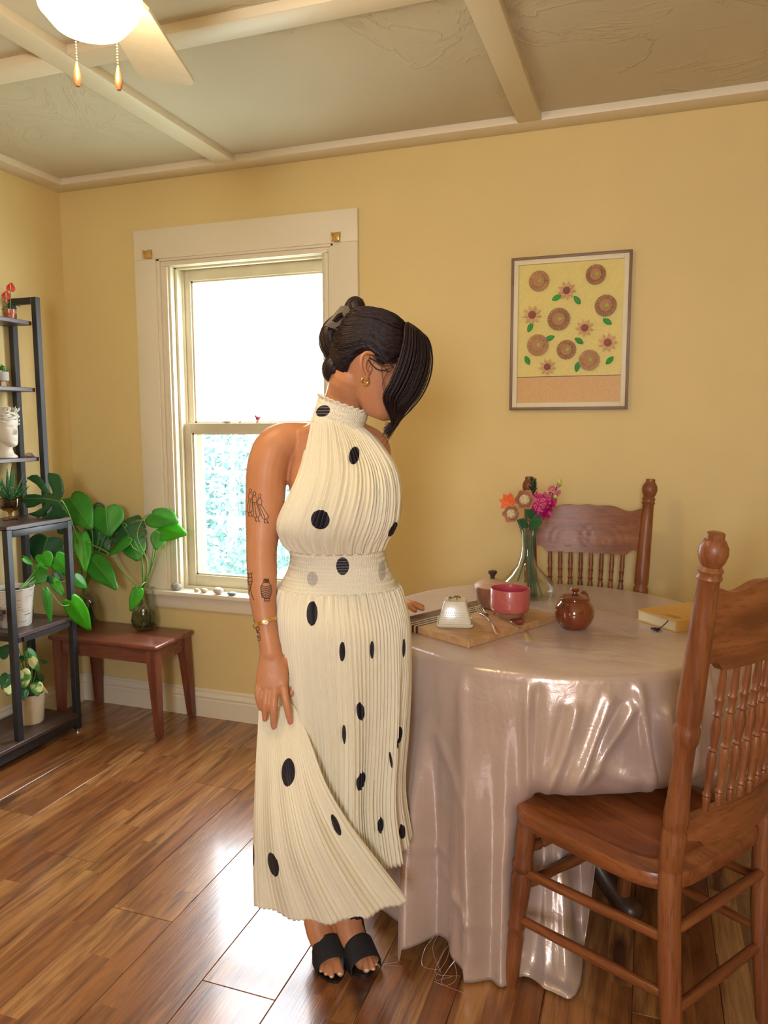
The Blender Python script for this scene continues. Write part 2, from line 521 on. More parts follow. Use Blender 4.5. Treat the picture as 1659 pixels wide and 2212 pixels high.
# stepped moulding inside the casing
mo = MB()
for (d0, d1, yy) in ((0, .016, -.013), (.016, .032, -.005), (.032, .050, -.010)):
    mo.box(CI0 + d0, CI0 + d1, yy, .005, .565, 1.985 - d0, .002)
    mo.box(CI0 + d0, CI1 - d0 * .8, yy, .005, 1.985 - d1 * .62, 1.985 - d0 * .62, .002)
    mo.box(CI1 - d1 * .8, CI1 - d0 * .8, yy, .005, .565, 1.985 - d0, .002)
mo.build('casing_moulding', M_white, win, ang=30)
jm = MB()
jm.box(OX0 - .001, OX0 + .012, .0, .13, OZ0, 1.985); jm.box(OX1 - .012, OX1 + .001, .0, .13, OZ0, 1.985); jm.box(OX0, OX1, .0, .13, 1.953, 1.986)
jm.box(OX0 + .012, OX0 + .024, .028, .046, .57, 1.957, .002); jm.box(OX0 + .012, OX0 + .02, .082, .088, .57, 1.957); jm.box(OX1 - .02, OX1 - .012, .028, .046, .57, 1.957, .002)
jm.box(OX0 + .012, OX1 - .012, .028, .046, 1.945, 1.957, .002)
jm.build('jamb', M_old, win, ang=30)
def sash(name, x0, x1, z0, z1, y0, y1, st, rb, rt):
    s = MB()
    s.box(x0, x0 + st, y0, y1, z0, z1, .002); s.box(x1 - st, x1, y0, y1, z0, z1, .002)
    s.box(x0 + st, x1 - st, y0, y1, z0, z0 + rb, .002); s.box(x0 + st, x1 - st, y0, y1, z1 - rt, z1, .002)
    # glazing bead
    s.box(x0 + st, x0 + st + .008, y0 + .008, y1 - .006, z0 + rb, z1 - rt); s.box(x1 - st - .008, x1 - st, y0 + .008, y1 - .006, z0 + rb, z1 - rt)
    s.box(x0 + st, x1 - st, y0 + .008, y1 - .006, z0 + rb, z0 + rb + .007); s.box(x0 + st, x1 - st, y0 + .008, y1 - .006, z1 - rt - .007, z1 - rt)
    o = s.build(name, M_old, win, ang=30)
    ym = (y0 + y1) / 2
    MB().box(x0 + st, x1 - st, ym - .002, ym + .002, z0 + rb, z1 - rt).build('pane', M_pane, o, smooth=False)
    return o
sash('upper_sash', OX0 + .012, OX1 - .012, 1.256, 1.953, .090, .122, .036, .042, .046)
sash('lower_sash', OX0 + .013, OX1 - .013, .578, 1.296, .048, .082, .046, .048, .042)
# white storm frame and its fine screen outside the lower sash
st = MB()
for a in ((OX0 + .012, OX0 + .062, .124, .138, .58, 1.30), (OX1 - .062, OX1 - .012, .124, .138, .58, 1.30), (OX0 + .062, OX1 - .062, .124, .138, .58, .62), (OX0 + .062, OX1 - .062, .124, .138, 1.27, 1.30)):
    st.box(*a, .002)
st.build('storm_frame', M_white, win, ang=30)
MB().box(CX0 - .02, CX1 + .02, -.052, .03, .545, .566, .006).build('window_stool', M_white, win, ang=30)
MB().box(OX0, OX1, .03, .13, .540, .578, .003).build('sill', M_old, win, ang=30)
MB().box(CX0 + .01, CX1 - .01, -.017, 0, .483, .545, .004).build('apron', M_white, win, ang=30)

# the window behind the camera (daylight comes through it)
win2 = empty('window_2', 'white framed window in the wall behind the viewer', 'window', (2.64, RYF, FZ0))
del win2['category']; win2['kind'] = 'structure'
f = MB()
for a in ((FX0 - .09, FX0, RYF, RYF + .02, FZ0 - .05, FZ1 + .09), (FX1, FX1 + .09, RYF, RYF + .02, FZ0 - .05, FZ1 + .09), (FX0, FX1, RYF, RYF + .02, FZ1, FZ1 + .09), (FX0 - .1, FX1 + .1, RYF, RYF + .05, FZ0 - .03, FZ0)):
    f.box(*a, .002)
f.build('casing', M_white, win2, ang=30)
f = MB(); f.box(FX0, FX1, RYF - .04, RYF - .01, 1.47, 1.51); f.box(FX0, FX0 + .03, RYF - .04, RYF - .01, FZ0, FZ1); f.box(FX1 - .03, FX1, RYF - .04, RYF - .01, FZ0, FZ1)
f.box(FX0, FX1, RYF - .04, RYF - .01, FZ0, FZ0 + .03); f.box(FX0, FX1, RYF - .04, RYF - .01, FZ1 - .03, FZ1)
fr2 = f.build('sash_frame', M_white, win2, ang=30)

# ---- outdoors, seen over-bright through the back window
M_leafout = simple('outdoor_leaf', (.125, .215, .205), .75, .15, 3.0)
M_bark_o = simple('outdoor_bark', (.30, .24, .18), .9)
M_grass = simple('outdoor_lawn', (.36, .42, .33), .9, .15, 4.)
struct(MB().box(-16, 12, .3, 26, -.9, -.8).build('ground', M_grass, smooth=False))
def bush(name, label, x, y, r, h, seed, base=-.8, nleaf=9000, size=.075):
    rr = random.Random(seed)
    root = empty(name, label, 'tree', (x, y, base))
    root['group'] = 'trees and shrubs outside the window'
    m = MB()
    m.tube([(x, y, base), (x + .05, y, base + h * .5), (x, y + .05, base + h * .8)], [.09, .06, .03], n=8)
    m.build('trunk', M_bark_o, root)
    lf = MB()
    for i in range(nleaf):
        a = rr.uniform(0, 2 * PI); cz = rr.uniform(-1, 1); q = rr.uniform(.55, 1) ** .5
        lump = 1 + .25 * math.sin(3 * a + seed) * math.cos(4 * cz)
        c = Vector((x + r * lump * q * math.sqrt(1 - cz * cz) * math.cos(a), y + r * lump * q * math.sqrt(1 - cz * cz) * math.sin(a), base + h * .56 + h * .46 * q * cz))
        u = Vector((rr.gauss(0, 1), rr.gauss(0, 1), rr.gauss(0, 1))).normalized(); v = u.orthogonal().normalized()
        s = size * rr.uniform(.6, 1.3)
        lf.add([c - u * s * .6, c + v * s * .3, c + u * s * .7, c - v * s * .3], [(0, 1, 2, 3)])
    lf.build('foliage', M_leafout, root, smooth=False, kind='stuff', fixn=False)
bush('shrub', 'pale over-lit green shrub outside the lower sash, nearest the left jamb', -2.3, 5.2, 1.3, 1.95, 3)
bush('tree', 'pale over-lit green tree outside the lower sash, behind the shrub and beside the arm', -2.3, 8.3, 1.35, 2.0, 4)
bush('tree', 'hazy pale green tree outside the window, farthest back on the left', -5.4, 8.9, 1.5, 2.0, 5)
M_cable = simple('cable_white', (.85, .85, .85), .5)
for i, (y0, z0, y1, z1, sag) in enumerate(((3.9, 1.30, 4.1, .98, .22), (3.9, .86, 4.1, .80, .05), (3.8, .40, 4.0, .33, .05))):
    pts = [(-3.4 + 4.6 * t, y0 + (y1 - y0) * t, z0 + (z1 - z0) * t - sag * 4 * t * (1 - t) * .5) for t in [j / 12 for j in range(13)]]
    o = MB().tube(pts, .016, n=6).build('cable', M_cable)
    tag(o, ['white sagging cable outside the lower sash, topmost of three', 'white cable outside the lower sash, middle of three', 'white cable outside the lower sash, lowest of three'][i], 'cable', 'cables outside the window')
# ================================================================== CEILING FAN
M_fanwhite = simple('fan_white_enamel', (.80, .76, .68), .35, .03)
M_brass = simple('aged_brass', (.75, .52, .25), .3, .1, metal=1.0)
M_knob = wood('pull_knob_wood', (.10, .03, .012), (.24, .09, .035), (.34, .15, .06), 3.0, rough=.3)
FC = Vector((1.575, -1.672, 0))
fan = empty('ceiling_fan', 'white ceiling fan with a glowing bowl lamp and two pull chains', 'ceiling fan', (FC.x, FC.y, CZ))
MB().lathe([(0, CZ), (.085, CZ), (.085, CZ - .05), (.07, CZ - .06), (.09, CZ - .08), (.098, CZ - .15), (.09, CZ - .20), (.06, CZ - .225), (.06, CZ - .26), (.075, CZ - .275), (0, CZ - .275)], 32, (FC.x, FC.y, 0)).build('motor_housing', M_fanwhite, fan)
tip = Vector((1.418, -1.222, 2.075)); d0 = math.atan2(tip.y - FC.y, tip.x - FC.x)
for k in range(4):
    a = d0 + k * PI / 2
    dr = Vector((math.cos(a), math.sin(a), 0)); sd = Vector((-math.sin(a), math.cos(a), 0))
    prof = [(.15, .046), (.17, .052), (.30, .057), (.44, .064), (.465, .062), (.478, .054), (.482, .042)]
    b = MB()
    top = []; 
    outl = [(r, h) for r, h in prof] + [(r, -h) for r, h in reversed(prof)]
    V = []
    for zz in (.004, -.004):
        for r, h in outl:
            p = FC + dr * r + sd * h; V.append((p.x, p.y, 2.078 + zz + h * .16))
    n_ = len(outl)
    F = [list(range(n_)), list(range(2 * n_ - 1, n_ - 1, -1))] + [[i, (i + 1) % n_, n_ + (i + 1) % n_, n_ + i] for i in range(n_)]
    b.add(V, F)
    bo = b.build('blade', M_fanwhite, fan, smooth=False)
    ir = MB(); p0 = FC + dr * .09; p1 = FC + dr * .2
    ir.tube([(p0.x, p0.y, 2.12), ((p0 + dr * .04).x, (p0 + dr * .04).y, 2.09), (p1.x, p1.y, 2.0865)], .012, n=8, flat=.6)
    ir.build('blade_arm', M_fanwhite, bo)
t = NT('lamp_glass'); t.set(color=(1, .95, .85), emit=(1.0, .80, .50), emits=1.0)
M_lampglass = t.m
bowl = MB().lathe([(.060, 2.062), (.080, 2.046), (.088, 2.018), (.080, 1.980), (.058, 1.955), (.03, 1.946), (0, 1.944)], 32, (FC.x, FC.y, 0)).build('lamp_bowl', M_lampglass, fan)
M_lampglass.node_tree.nodes['Principled BSDF'].inputs['Emission Strength'].default_value = LAMP_POWER
M_lampglass.node_tree.nodes['Principled BSDF'].inputs['Emission Color'].default_value = (*LAMP_COLOR, 1)
for (px, py, z, s) in ((168, 187, 1.905, .85), (257, 195, 1.90, 1.05)):
    e = onz(px, py, z)
    ch = MB()
    zt = 2.07
    for i in range(int((zt - z - .042) / .0050)):
        ch.ball((e[0], e[1], z + .042 + i * .0050), .0019, 6, 4)
    c = ch.build('pull_chain', M_brass, fan)
    MB().lathe([(0, z), (.0035, z), (.0055, z + .004), (.0068, z + .012), (.0066, z + .020), (.004, z + .034), (.002, z + .042), (0, z + .043)], 14, (e[0], e[1], 0)).build('pull_knob', M_knob, c)

# ================================================================== SHELF UNIT against the left wall
M_steel = simple('black_steel', (.022, .024, .030), .42, .15)
M_shelfwood = wood('shelf_board_wood', (.035, .020, .018), (.075, .045, .038), (.13, .085, .07), 1.0, 'Y', .45)
M_chrome = simple('chrome', (.75, .75, .75), .2, .03, metal=1.0)
sh = empty('shelf_unit', 'black steel stepped shelf unit with dark wood boards in the left corner', 'shelf', (.13, -.6, 0))
SY, XB, XU, XF = -.325, .022, .145, .247      # end plane, rear post, upper front post, lower front post
YL, YE = -.635, -1.02                         # left end of the lower bay, hidden far end
T = .0125
def post(x, y, z0, z1, name='post'):
    return MB().box(x - T, x + T, y - T, y + T, z0, z1, .0015, seg=1).build(name, M_steel, sh, ang=30)
for yy in (SY, YE):
    post(XB, yy, 0, 1.80); post(XU, yy, .905 if yy == SY else .0, 1.80)
    MB().box(XB + T, XU - T, yy - T, yy + T, 1.775, 1.80, .0015, seg=1).build('top_bar', M_steel, sh, ang=30)
pf = post(XF, SY, .012, .905); post(XF, YL, .085, .905); post(XB, YL, .0, .905)
MB().lathe([(.014, 0), (.014, .005), (.009, .008), (.009, .014)], 12, (XF, SY, 0)).build('levelling_foot', M_chrome, pf)
def shelf_board(x0, x1, y0, y1, z, frame=False):
    b = MB().box(x0, x1, y0, y1, z - .016, z, .0015, seg=1).build('shelf_board', M_shelfwood, sh, ang=30)
    if frame:
        f = MB(); f.box(x1 - .012, x1 + .006, y0 + .02, y1 - .02, z - .034, z - .0165); f.box(x0, x1, y0, y0 + .014, z - .034, z - .0165); f.build('shelf_rail', M_steel, b, smooth=False)
    return b
SZ = [ony(90, 692, SY)[2] - .004, ony(90, 836, SY)[2] - .004, ony(90, 985, SY)[2] - .004]
for z in SZ: shelf_board(XB - .012, XU - .0125, YE, SY - .0125, z)
shelf_board(XB - .012, XF + .0125, YL - .0125, SY + .0125, .915, False)
tr = MB(); tr.box(XF - .012, XF + .0125, YL + .0135, SY - .0135, .872, .897, .001); tr.build('front_rail', M_steel, sh, ang=30)
shelf_board(XB - .012, XF + .0125, YL + .014, SY - .014, .500, True)
shelf_board(XB - .012, XF - .0125, YE, YL - .014, .600, True)
shelf_board(XB - .012, XF + .022, YE, SY - .014, .085)
sk = MB(); sk.box(XF - .01, XF + .012, YE, SY - .014, .030, .0685, .001); sk.build('bottom_rail', M_steel, sh, ang=30)

# ---- ornaments and plants on it
M_terra = simple('terracotta_glaze', (.42, .12, .055), .3, .08, coat=.3)
M_soil = simple('soil', (.06, .04, .03), .95, .3, 120., .002)
M_green = simple('leaf_mid_green', (.035, .235, .018), .4, .25, 12.)
M_greend = simple('leaf_dark_green', (.020, .105, .035), .35, .25, 14.)
M_greenb = simple('leaf_bright_green', (.045, .37, .008), .38, .2, 12.)
M_stem = simple('stem_green', (.12, .30, .05), .45, .15)
M_red = simple('flower_red', (.62, .035, .03), .4, .1)
M_yel = simple('spadix_yellow', (.75, .55, .2), .5, .1)

def leaf(mb, base, tipv, up, width, droop=.15, fold=.15, kind='heart', nu=6, nv=9, wave=0.0, curl=0.0):
    """a leaf blade from base along tipv; up is the face normal; outlines: heart, lance, oval"""
    base = Vector(base); L = Vector(tipv); ln = L.length; a = L.normalized()
    upv = Vector(up); nrm = (upv - a * upv.dot(a)).normalized(); side = a.cross(nrm)
    if kind == 'heart':      # polar blade: pointed tip, two round lobes and a notch at the stalk
        tab = [(0, .70), (.22, .56), (.55, .47), (1.0, .44), (1.6, .45), (2.2, .47), (2.6, .44), (2.9, .34), (3.1416, .24)]
        mx = max(interp(tab, k * .05)[0] * math.sin(k * .05) for k in range(63))
        nth = 28
        V = [None]; F = []
        def pt(th, rho):
            r = interp(tab, abs(th))[0] * rho
            x = .30 + r * math.cos(th); y = r * math.sin(th) / mx * width * .5
            t = x; s_ = y / max(1e-6, width * .5)
            z = -droop * ln * max(0, t) ** 2 + fold * abs(y) * .8 - curl * s_ * s_ * width * .3 + wave * width * math.sin(th * 7) * rho * rho + .010 * width * math.sin(8 * t + 5 * abs(s_)) * min(1, abs(s_) * 2)
            return base + a * (x * ln) + side * y + nrm * z
        V[0] = pt(0, 0); nr = 5
        for j in range(1, nr + 1):
            for i in range(nth): V.append(pt(-PI + 2 * PI * (i + .5) / nth, (j / nr) ** .85))
        for i in range(nth): F.append((0, 1 + i, 1 + (i + 1) % nth))
        for j in range(nr - 1):
            for i in range(nth): F.append((1 + j * nth + i, 1 + (j + 1) * nth + i, 1 + (j + 1) * nth + (i + 1) % nth, 1 + j * nth + (i + 1) % nth))
        mb.add(V, F); return
    def prof(t):
        if kind == 'heart': return (math.sin(PI * min(1, (t * .86 + .14)) ** .62) ** .75) * (1.0 if t > .02 else .8)
        if kind == 'lance': return math.sin(PI * (t * .93 + .05) ** .8) ** .9
        if kind == 'spike': return (1 - t) ** .7 * (.75 + .25 * math.sin(PI * t))
        return math.sin(PI * (t * .94 + .03)) ** .7
    def fn(i, j):
        s = i * 2 - 1; t = j
        w = prof(t) * width * .5
        back = 0.0
        if kind == 'heart': back = -.16 * ln * (abs(s) ** 1.5) * max(0, 1 - t * 2.2)
        p = base + a * (t * ln + back) + side * (s * w)
        z = -droop * ln * t * t + fold * abs(s) * w + wave * width * math.sin(t * 9 + s * 2) * abs(s)
        z -= curl * (s * s) * w
        return p + nrm * z
    mb.grid(fn, nu, nv)

# red anthurium in a terracotta pot, top board
zb = SZ[0]
c = ony(22, 682, -.39); ax = Vector((.075, c[1], zb))
c = onx(21, 681, .085); ax = Vector((.085, c[1], zb))
an = empty('potted_anthurium', 'small red flowering plant in a terracotta pot on the top shelf board', 'plant', ax)
m = MB(); m.lathe([(.0, 0), (.017, 0), (.0215, .024), (.0215, .024), (.0245, .024), (.0255, .040), (.023, .041), (.022, .034), (0, .034)], 24, ax)
m.build('pot', M_terra, an)
MB().lathe([(0, .036), (.022, .0355)], 20, ax).build('soil', M_soil, an)
fl = [((.004, .006), .125, 1.0, .3), ((-.003, -.012), .092, .95, -1.0), ((-.006, -.010), .07, .5, -.8)]
for (dx, dy), hz, s, az in fl:
    top = ax + Vector((dx, dy, hz))
    MB().tube([ax + Vector((dx * .4, dy * .4, .034)), ax + Vector((dx * .5, dy * .9, hz * .6)), top], .0022, n=6, smooth=3).build('stem', M_stem, an)
    q = MB(); leaf(q, top + Vector((0, 0, -.012 * s)), Vector((.004, .004, .034 * s)), (1, -.7 + .2 * az, .2), .033 * s, -.25, .2, 'heart', 6, 7)
    sp = q.build('flower', M_red, an, solid=.0012)
    MB().limb([top + Vector((.004, -.003, -.004 * s)), top + Vector((.007, -.004, .012 * s))], [.0018, .0015], 6, 0).build('spadix', M_yel, sp)
for (dy, dz, lz) in ((.036, .012, .062), (.022, .004, .056), (-.045, .004, .05)):
    q = MB(); leaf(q, ax + Vector((.0, dy * .1, lz)), Vector((.012, dy, dz)), (0, 0, 1), .014, .5, .1, 'lance'); q.build('leaf', M_greend, an, solid=.001)

# succulent in a patterned pot on copper legs, second board
def m_chevron():
    t = NT('herringbone_pot'); tc = t.node('ShaderNodeTexCoord'); sp = t.node('ShaderNodeSeparateXYZ'); t.link(tc.outputs['Object'], sp.inputs[0])
    a = t.math('MULTIPLY', t.math('ARCTAN2', sp.outputs['Y'], sp.outputs['X']), 5 / PI)
    fr = t.math('ABSOLUTE', t.math('SUBTRACT', t.math('FRACT', a), .5))
    h = t.math('FRACT', t.math('ADD', t.math('MULTIPLY', sp.outputs['Z'], 170.0), t.math('MULTIPLY', fr, 7.0)))
    ln = t.math('GREATER_THAN', h, .55)
    t.set(color=t.mix(ln, (.66, .62, .55), (.13, .115, .11)), rough=.6); return t.m
zb = SZ[1]
c = onx(4, 828, .085); sx = Vector((.085, c[1], zb))
su = empty('potted_succulent', 'small jade succulent in a herringbone patterned pot on copper legs, second shelf board', 'plant', sx)
MB().lathe([(0, .022), (.024, .022), (.027, .026), (.027, .058), (.025, .058), (.024, .052), (0, .052)], 24, (0, 0, 0)).build('pot', m_chevron(), su, local=True)
M_copper = simple('copper_legs', (.70, .33, .18), .35, .05, metal=.7)
for k in range(3):
    a = k * 2 * PI / 3 + .5
    MB().tube([(.016 * math.cos(a), .016 * math.sin(a), .024), (.026 * math.cos(a), .026 * math.sin(a), 0)], [.003, .002], n=8).build('pot_leg', M_copper, su, local=True)
MB().lathe([(0, .054), (.024, .053)], 16).build('soil', M_soil, su, local=True)
q = MB(); rr = random.Random(5)
for i in range(26):
    a = rr.uniform(0, 2 * PI); r = rr.uniform(.002, .024); z = .058 + (1 - r / .026) * .034 * rr.uniform(.4, 1)
    q.ball((r * math.cos(a), r * math.sin(a), z), (.0042, .0042, .0075), 8, 5, Matrix.Rotation(.9 * r / .024, 3, Vector((-math.sin(a), math.cos(a), 0))))
q.build('foliage', simple('succulent_green', (.06, .20, .05), .4, .25), su, local=True)
c = onx(36, 831, .11)
MB_ = MB().lathe([(0, 0), (.008, 0), (.0095, .003), (.009, .004), (0, .003)], 16, (.11, c[1], zb)).build('small_dish', simple('dark_dish', (.06, .045, .05), .35))
tag(MB_, 'tiny dark round dish at the end of the second shelf board', 'dish')
def gss(x): return math.exp(-x * x)
HEADTAB = [  # z, front x, back x, half width
    (0.000, .072, .030, .014), (.010, .084, .012, .030), (.025, .087, -.008, .043), (.045, .086, -.030, .053), (.070, .086, -.062, .0615),
    (.095, .0855, -.084, .068), (.115, .084, -.094, .0715), (.135, .087, -.098, .0735), (.160, .087, -.099, .0740), (.185, .078, -.092, .0695),
    (.205, .060, -.075, .058), (.218, .036, -.050, .040), (.226, .006, -.022, .016)]
def head_point(az, z, off=0.0):
    """az 0 = face front, +90 = left; off pushes outwards"""
    xf, xb, w = interp(HEADTAB, z)
    cx, a = (xf + xb) / 2, (xf - xb) / 2
    ca, sa = math.cos(az), math.sin(az)
    e = .86
    x = cx + (a + off) * math.copysign(abs(ca) ** e, ca); y = (w + off) * math.copysign(abs(sa) ** e, sa)
    if ca > 0 and off == 0:
        f = ca
        ay = abs(y)
        nz = 0
        if .072 < z < .128:
            nz = .023 * min(1, max(0, (.128 - z) / .044)) * min(1, max(0, (z - .072) / .009))
        x += nz * gss(y / (.0085 + .006 * max(0, (.1 - z) / .03)))
        x += f * (-.008 * gss((ay - .032) / .015) * gss((z - .116) / .010) + .0055 * gss((ay - .032) / .012) * gss((z - .111) / .0055)
                  + .004 * gss((ay - .030) / .022) * gss((z - .131) / .007)
                  + .0065 * gss(y / .019) * (gss((z - .0535) / .0042) + gss((z - .0435) / .0048)) - .002 * gss(y / .022) * gss((z - .0487) / .002)
                  + .005 * gss(y / .016) * gss((z - .014) / .010))
    return Vector((x, y, z))
def head_rings(nz=46, na=56):
    R = []
    for j in range(nz + 1):
        z = .226 * (j / nz)
        R.append([head_point(2 * PI * k / na, z) for k in range(na)])
    return R
def ear_mesh(mb, side, f):
    """a curled ear shell, f maps head coordinates to place"""
    c = Vector((-.006, side * .0735, .103)); tilt = .18
    ring = []
    for i in range(22):
        a = 2 * PI * i / 22
        rx = .0165 * (1 - .25 * math.sin(a + .2) * -1 if math.sin(a) < 0 else 1); rz = .031
        ring.append(Vector((rx * math.cos(a) * (.75 if math.sin(a) < -.2 else 1.05), 0, rz * math.sin(a))))
    def T(v, out):
        q = Matrix.Rotation(tilt, 3, 'Y') @ v
        return f(c + Vector((q.x - .25 * out, side * (out + .30 * max(0, -q.x + .006)), q.z)))
    rings = [[T(v * .55, -.004) for v in ring], [T(v * .9, .004) for v in ring], [T(v, .0095) for v in ring], [T(v * .9, .0125) for v in ring], [T(v * .72, .0085) for v in ring], [T(v * .42, .004) for v in ring]]
    mb.rings(rings)

# ---- white bust planter, third board
M_bust = simple('white_plaster', (.66, .62, .54), .55, .06, 60., .0006, 150.)
zb = SZ[2]
c = onx(13, 985, .083); bxy = Vector((.083, c[1], zb))
bu = empty('bust_planter', 'white plaster woman\'s head with a crown of leaves on the third shelf board', 'ornament', bxy, math.radians(4))
S = .66
def bf(p): return Vector(((p.x - .01) * S, p.y * S * .95, (p.z + .068) * S))
m = MB()
m.rings([[bf(p) for p in r] for r in head_rings()])
for sd in (-1, 1): ear_mesh(m, sd, bf)
m.rings([[Vector((.002 + r * 1.05 * math.cos(a) + dx, r * math.sin(a), z)) for a in [2 * PI * k / 24 for k in range(24)]] for z, r, dx in ((0, .036, 0), (.004, .041, 0), (.010, .038, 0), (.018, .030, -.002), (.035, .026, -.004), (.06, .027, -.004), (.075, .03, -.002))])
m.build('head', M_bust, bu, local=True, ang=80)
hr = MB(); rr = random.Random(3)
for i in range(80):     # wavy hair locks and the leaf crown around the rim
    az = rr.uniform(0, 2 * PI); z = rr.uniform(.135, .215)
    if abs(((az + PI) % (2 * PI)) - PI) < .9 and z < .165: z = rr.uniform(.165, .21)
    p = bf(head_point(az, z, .006)); d = Vector((-math.sin(az), math.cos(az), .25 * rr.uniform(-1, 1))) * .013
    hr.limb([p - d, p + Vector((math.cos(az), math.sin(az), 0)) * .003, p + d], [.003, .0045, .003], 7, 2)
hr.build('hair', M_bust, bu, local=True, ang=80)
cr = MB()
for i in range(46):
    az = rr.uniform(0, 2 * PI); q = rr.uniform(.35, 1)
    b = Vector((-.006 * S + .05 * math.cos(az) * q, .045 * math.sin(az) * q, (.205 + .068) * S - .004 + .01 * (1 - q)))
    leaf(cr, b, Vector((math.cos(az) * .014, math.sin(az) * .014, rr.uniform(.014, .026))), (math.cos(az), math.sin(az), -.4), .013, -.1, .3, 'oval', 4, 4)
cr.build('leaf_crown', M_bust, bu, local=True, solid=.0015, ang=80)
c = onx(65, 984, .085)
m = MB()
V = []
for j, (r, z) in enumerate(((.010, 0), (.021, .003), (.023, .007), (.019, .012), (.010, .016))):
    V.append([Vector((.085 + r * .75 * math.cos(a), c[1] + r * 1.15 * math.sin(a), zb + z + .002 * math.sin(5 * a + j))) for a in [2 * PI * k / 26 for k in range(26)]])
m.rings(V)
tag(m.build('seashell', simple('shell_pink_grey', (.55, .42, .38), .5, .25, 60., .0008)), 'flat pinkish seashell at the right end of the third shelf board', 'shell')

# ---- aloe in a footed amber glass bowl, lower top board
M_amber = glass('amber_glass', (.62, .40, .12), .35, .04, .06)
zb = .915
c = onx(23, 1128, .10); ax = Vector((.10, c[1], zb))
al = empty('potted_aloe', 'spiky aloe plant in a footed amber glass bowl on the shelf unit', 'plant', ax)
MB().lathe([(.028, 0), (.028, .004), (.010, .008), (.007, .016), (.007, .026), (.012, .034), (.030, .042), (.044, .052), (.047, .064), (.047, .086), (.045, .086), (.045, .064), (.04, .054), (0, .046)], 32, (0, 0, 0)).build('glass_bowl', M_amber, al, local=True)
MB().lathe([(0, .048), (.028, .049), (.040, .056), (.0435, .066), (.0435, .076), (0, .078)], 24).build('soil', M_soil, al, local=True)
rr = random.Random(8)
def m_aloe():
    t = NT('aloe_leaf'); v = t.coord((40, 40, 160))
    f = t.math('GREATER_THAN', t.noise(v, 2.2, 2), .60)
    t.set(color=t.mix(f, (.035, .15, .045), (.30, .45, .28)), rough=.4); return t.m
M_aloe = m_aloe()
for i in range(17):
    a = i * 2.4; out = .25 + .75 * ((i % 6) / 5); ln = rr.uniform(.085, .125) * (1.05 - .2 * out)
    d = Vector((math.cos(a) * out, math.sin(a) * out, 1.25 - .75 * out)).normalized()
    b = Vector((math.cos(a) * .008 * out, math.sin(a) * .008 * out, .078))
    m = MB(); pts = [b, b + d * ln * .4, b + d * ln * .75 + Vector((0, 0, .006)), b + d * ln + Vector((0, 0, .016))]
    m.tube(pts, [.0085, .0095, .0055, .0006], n=8, flat=.5, fdir=(d.cross(Vector((-math.sin(a), math.cos(a), 0)))), smooth=4)
    m.build('leaf', M_aloe, al, local=True, ang=60)

# ---- trailing philodendron in a birch-bark pot, middle board
def m_birch():
    t = NT('birch_bark_print'); v = t.coord((14, 14, 160)); 
    f = t.math('GREATER_THAN', t.noise(v, 1.6, 3, .5), .63)
    g = t.ramp(t.noise(t.coord((8, 8, 3)), 2.0, 3), [(.35, (.58, .55, .48)), (.6, (.80, .78, .72))])
    t.set(color=t.mix(f, g, (.24, .19, .12)), rough=.5); return t.m
zb = .50
c = onx(33, 1350, .135); px_ = Vector((.135, c[1], zb))
ph = empty('potted_philodendron', 'trailing heart-leaf philodendron in a birch bark patterned pot on the middle shelf board', 'plant', px_)
MB().lathe([(0, 0), (.058, 0), (.061, .004), (.076, .148), (.079, .152), (.076, .154), (.072, .150), (.070, .132), (0, .132)], 36).build('pot', m_birch(), ph, local=True)
MB().lathe([(0, .137), (.07, .134)], 24).build('soil', M_soil, ph, local=True)
def PX(x, y, X): return Vector(onx(x, y, X))
def stemleaf(root, pts, rad, leafpts, up, width, mat, kind='heart', name='leaf', **kw):
    """a stem along pts and a leaf blade from leafpts[0] to leafpts[1], as parts"""
    if pts: MB().tube(pts, rad, n=7, smooth=5).build('stem', M_stem, root)
    a, b = Vector(leafpts[0]), Vector(leafpts[1])
    q = MB(); leaf(q, a, b - a, up, width, kind=kind, nu=8, nv=12, **kw)
    return q.build(name, mat, root, solid=.0008, ang=80)
sb = px_ + Vector((.01, .02, .14))
CV = Vector((.62, -.78, .1))     # roughly towards the viewer from the corner
hp = [  # stem pixels (x,y,X) ; leaf base, leaf tip ; width ; material ; up tilt
    ([(75, 1235, .14), (83, 1222, .14)], (82, 1218, .14), (104, 1232, .16), .085, M_greenb, (.5, -.8, .45)),
    ([(80, 1240, .14), (92, 1222, .15)], (90, 1197, .15), (108, 1228, .17), .07, M_greenb, (.55, -.8, .2)),
    ([(80, 1240, .14), (110, 1222, .15)], (118, 1202, .16), (160, 1250, .21), .078, M_greenb, (.35, -.8, .5)),
    ([(74, 1245, .14), (68, 1220, .13)], (50, 1204, .13), (77, 1220, .15), .035, M_greenb, (.3, -.5, .8)),
    ([(80, 1252, .15), (100, 1250, .16)], (75, 1236, .14), (99, 1258, .19), .075, M_green, (.6, -.7, .35)),
    ([(90, 1252, .15), (114, 1252, .17)], (113, 1252, .17), (140, 1290, .23), .042, M_greenb, (.6, -.7, .4)),
    ([(100, 1256, .15), (130, 1257, .2), (161, 1252, .24)], (160, 1246, .24), (193, 1274, .27), .055, M_green, (.5, -.7, .6)),
    ([(95, 1252, .15), (118, 1240, .16)], (120, 1236, .17), (137, 1256, .2), .032, M_greend, (.5, -.7, .5)),
    ([(78, 1262, .15), (97, 1268, .2), (112, 1283, .24), (132, 1307, .29), (149, 1307, .30)], (152, 1296, .30), (203, 1374, .31), .078, M_greenb, (.66, -.7, .2)),
    ([(84, 1262, .15), (95, 1268, .19), (102, 1285, .23)], (98, 1274, .23), (114, 1357, .25), .034, M_green, (.8, -.5, .2)),
    ([(85, 1250, .15), (105, 1246, .16)], (104, 1244, .16), (112, 1262, .19), .03, M_greend, (.6, -.6, .4)),
]
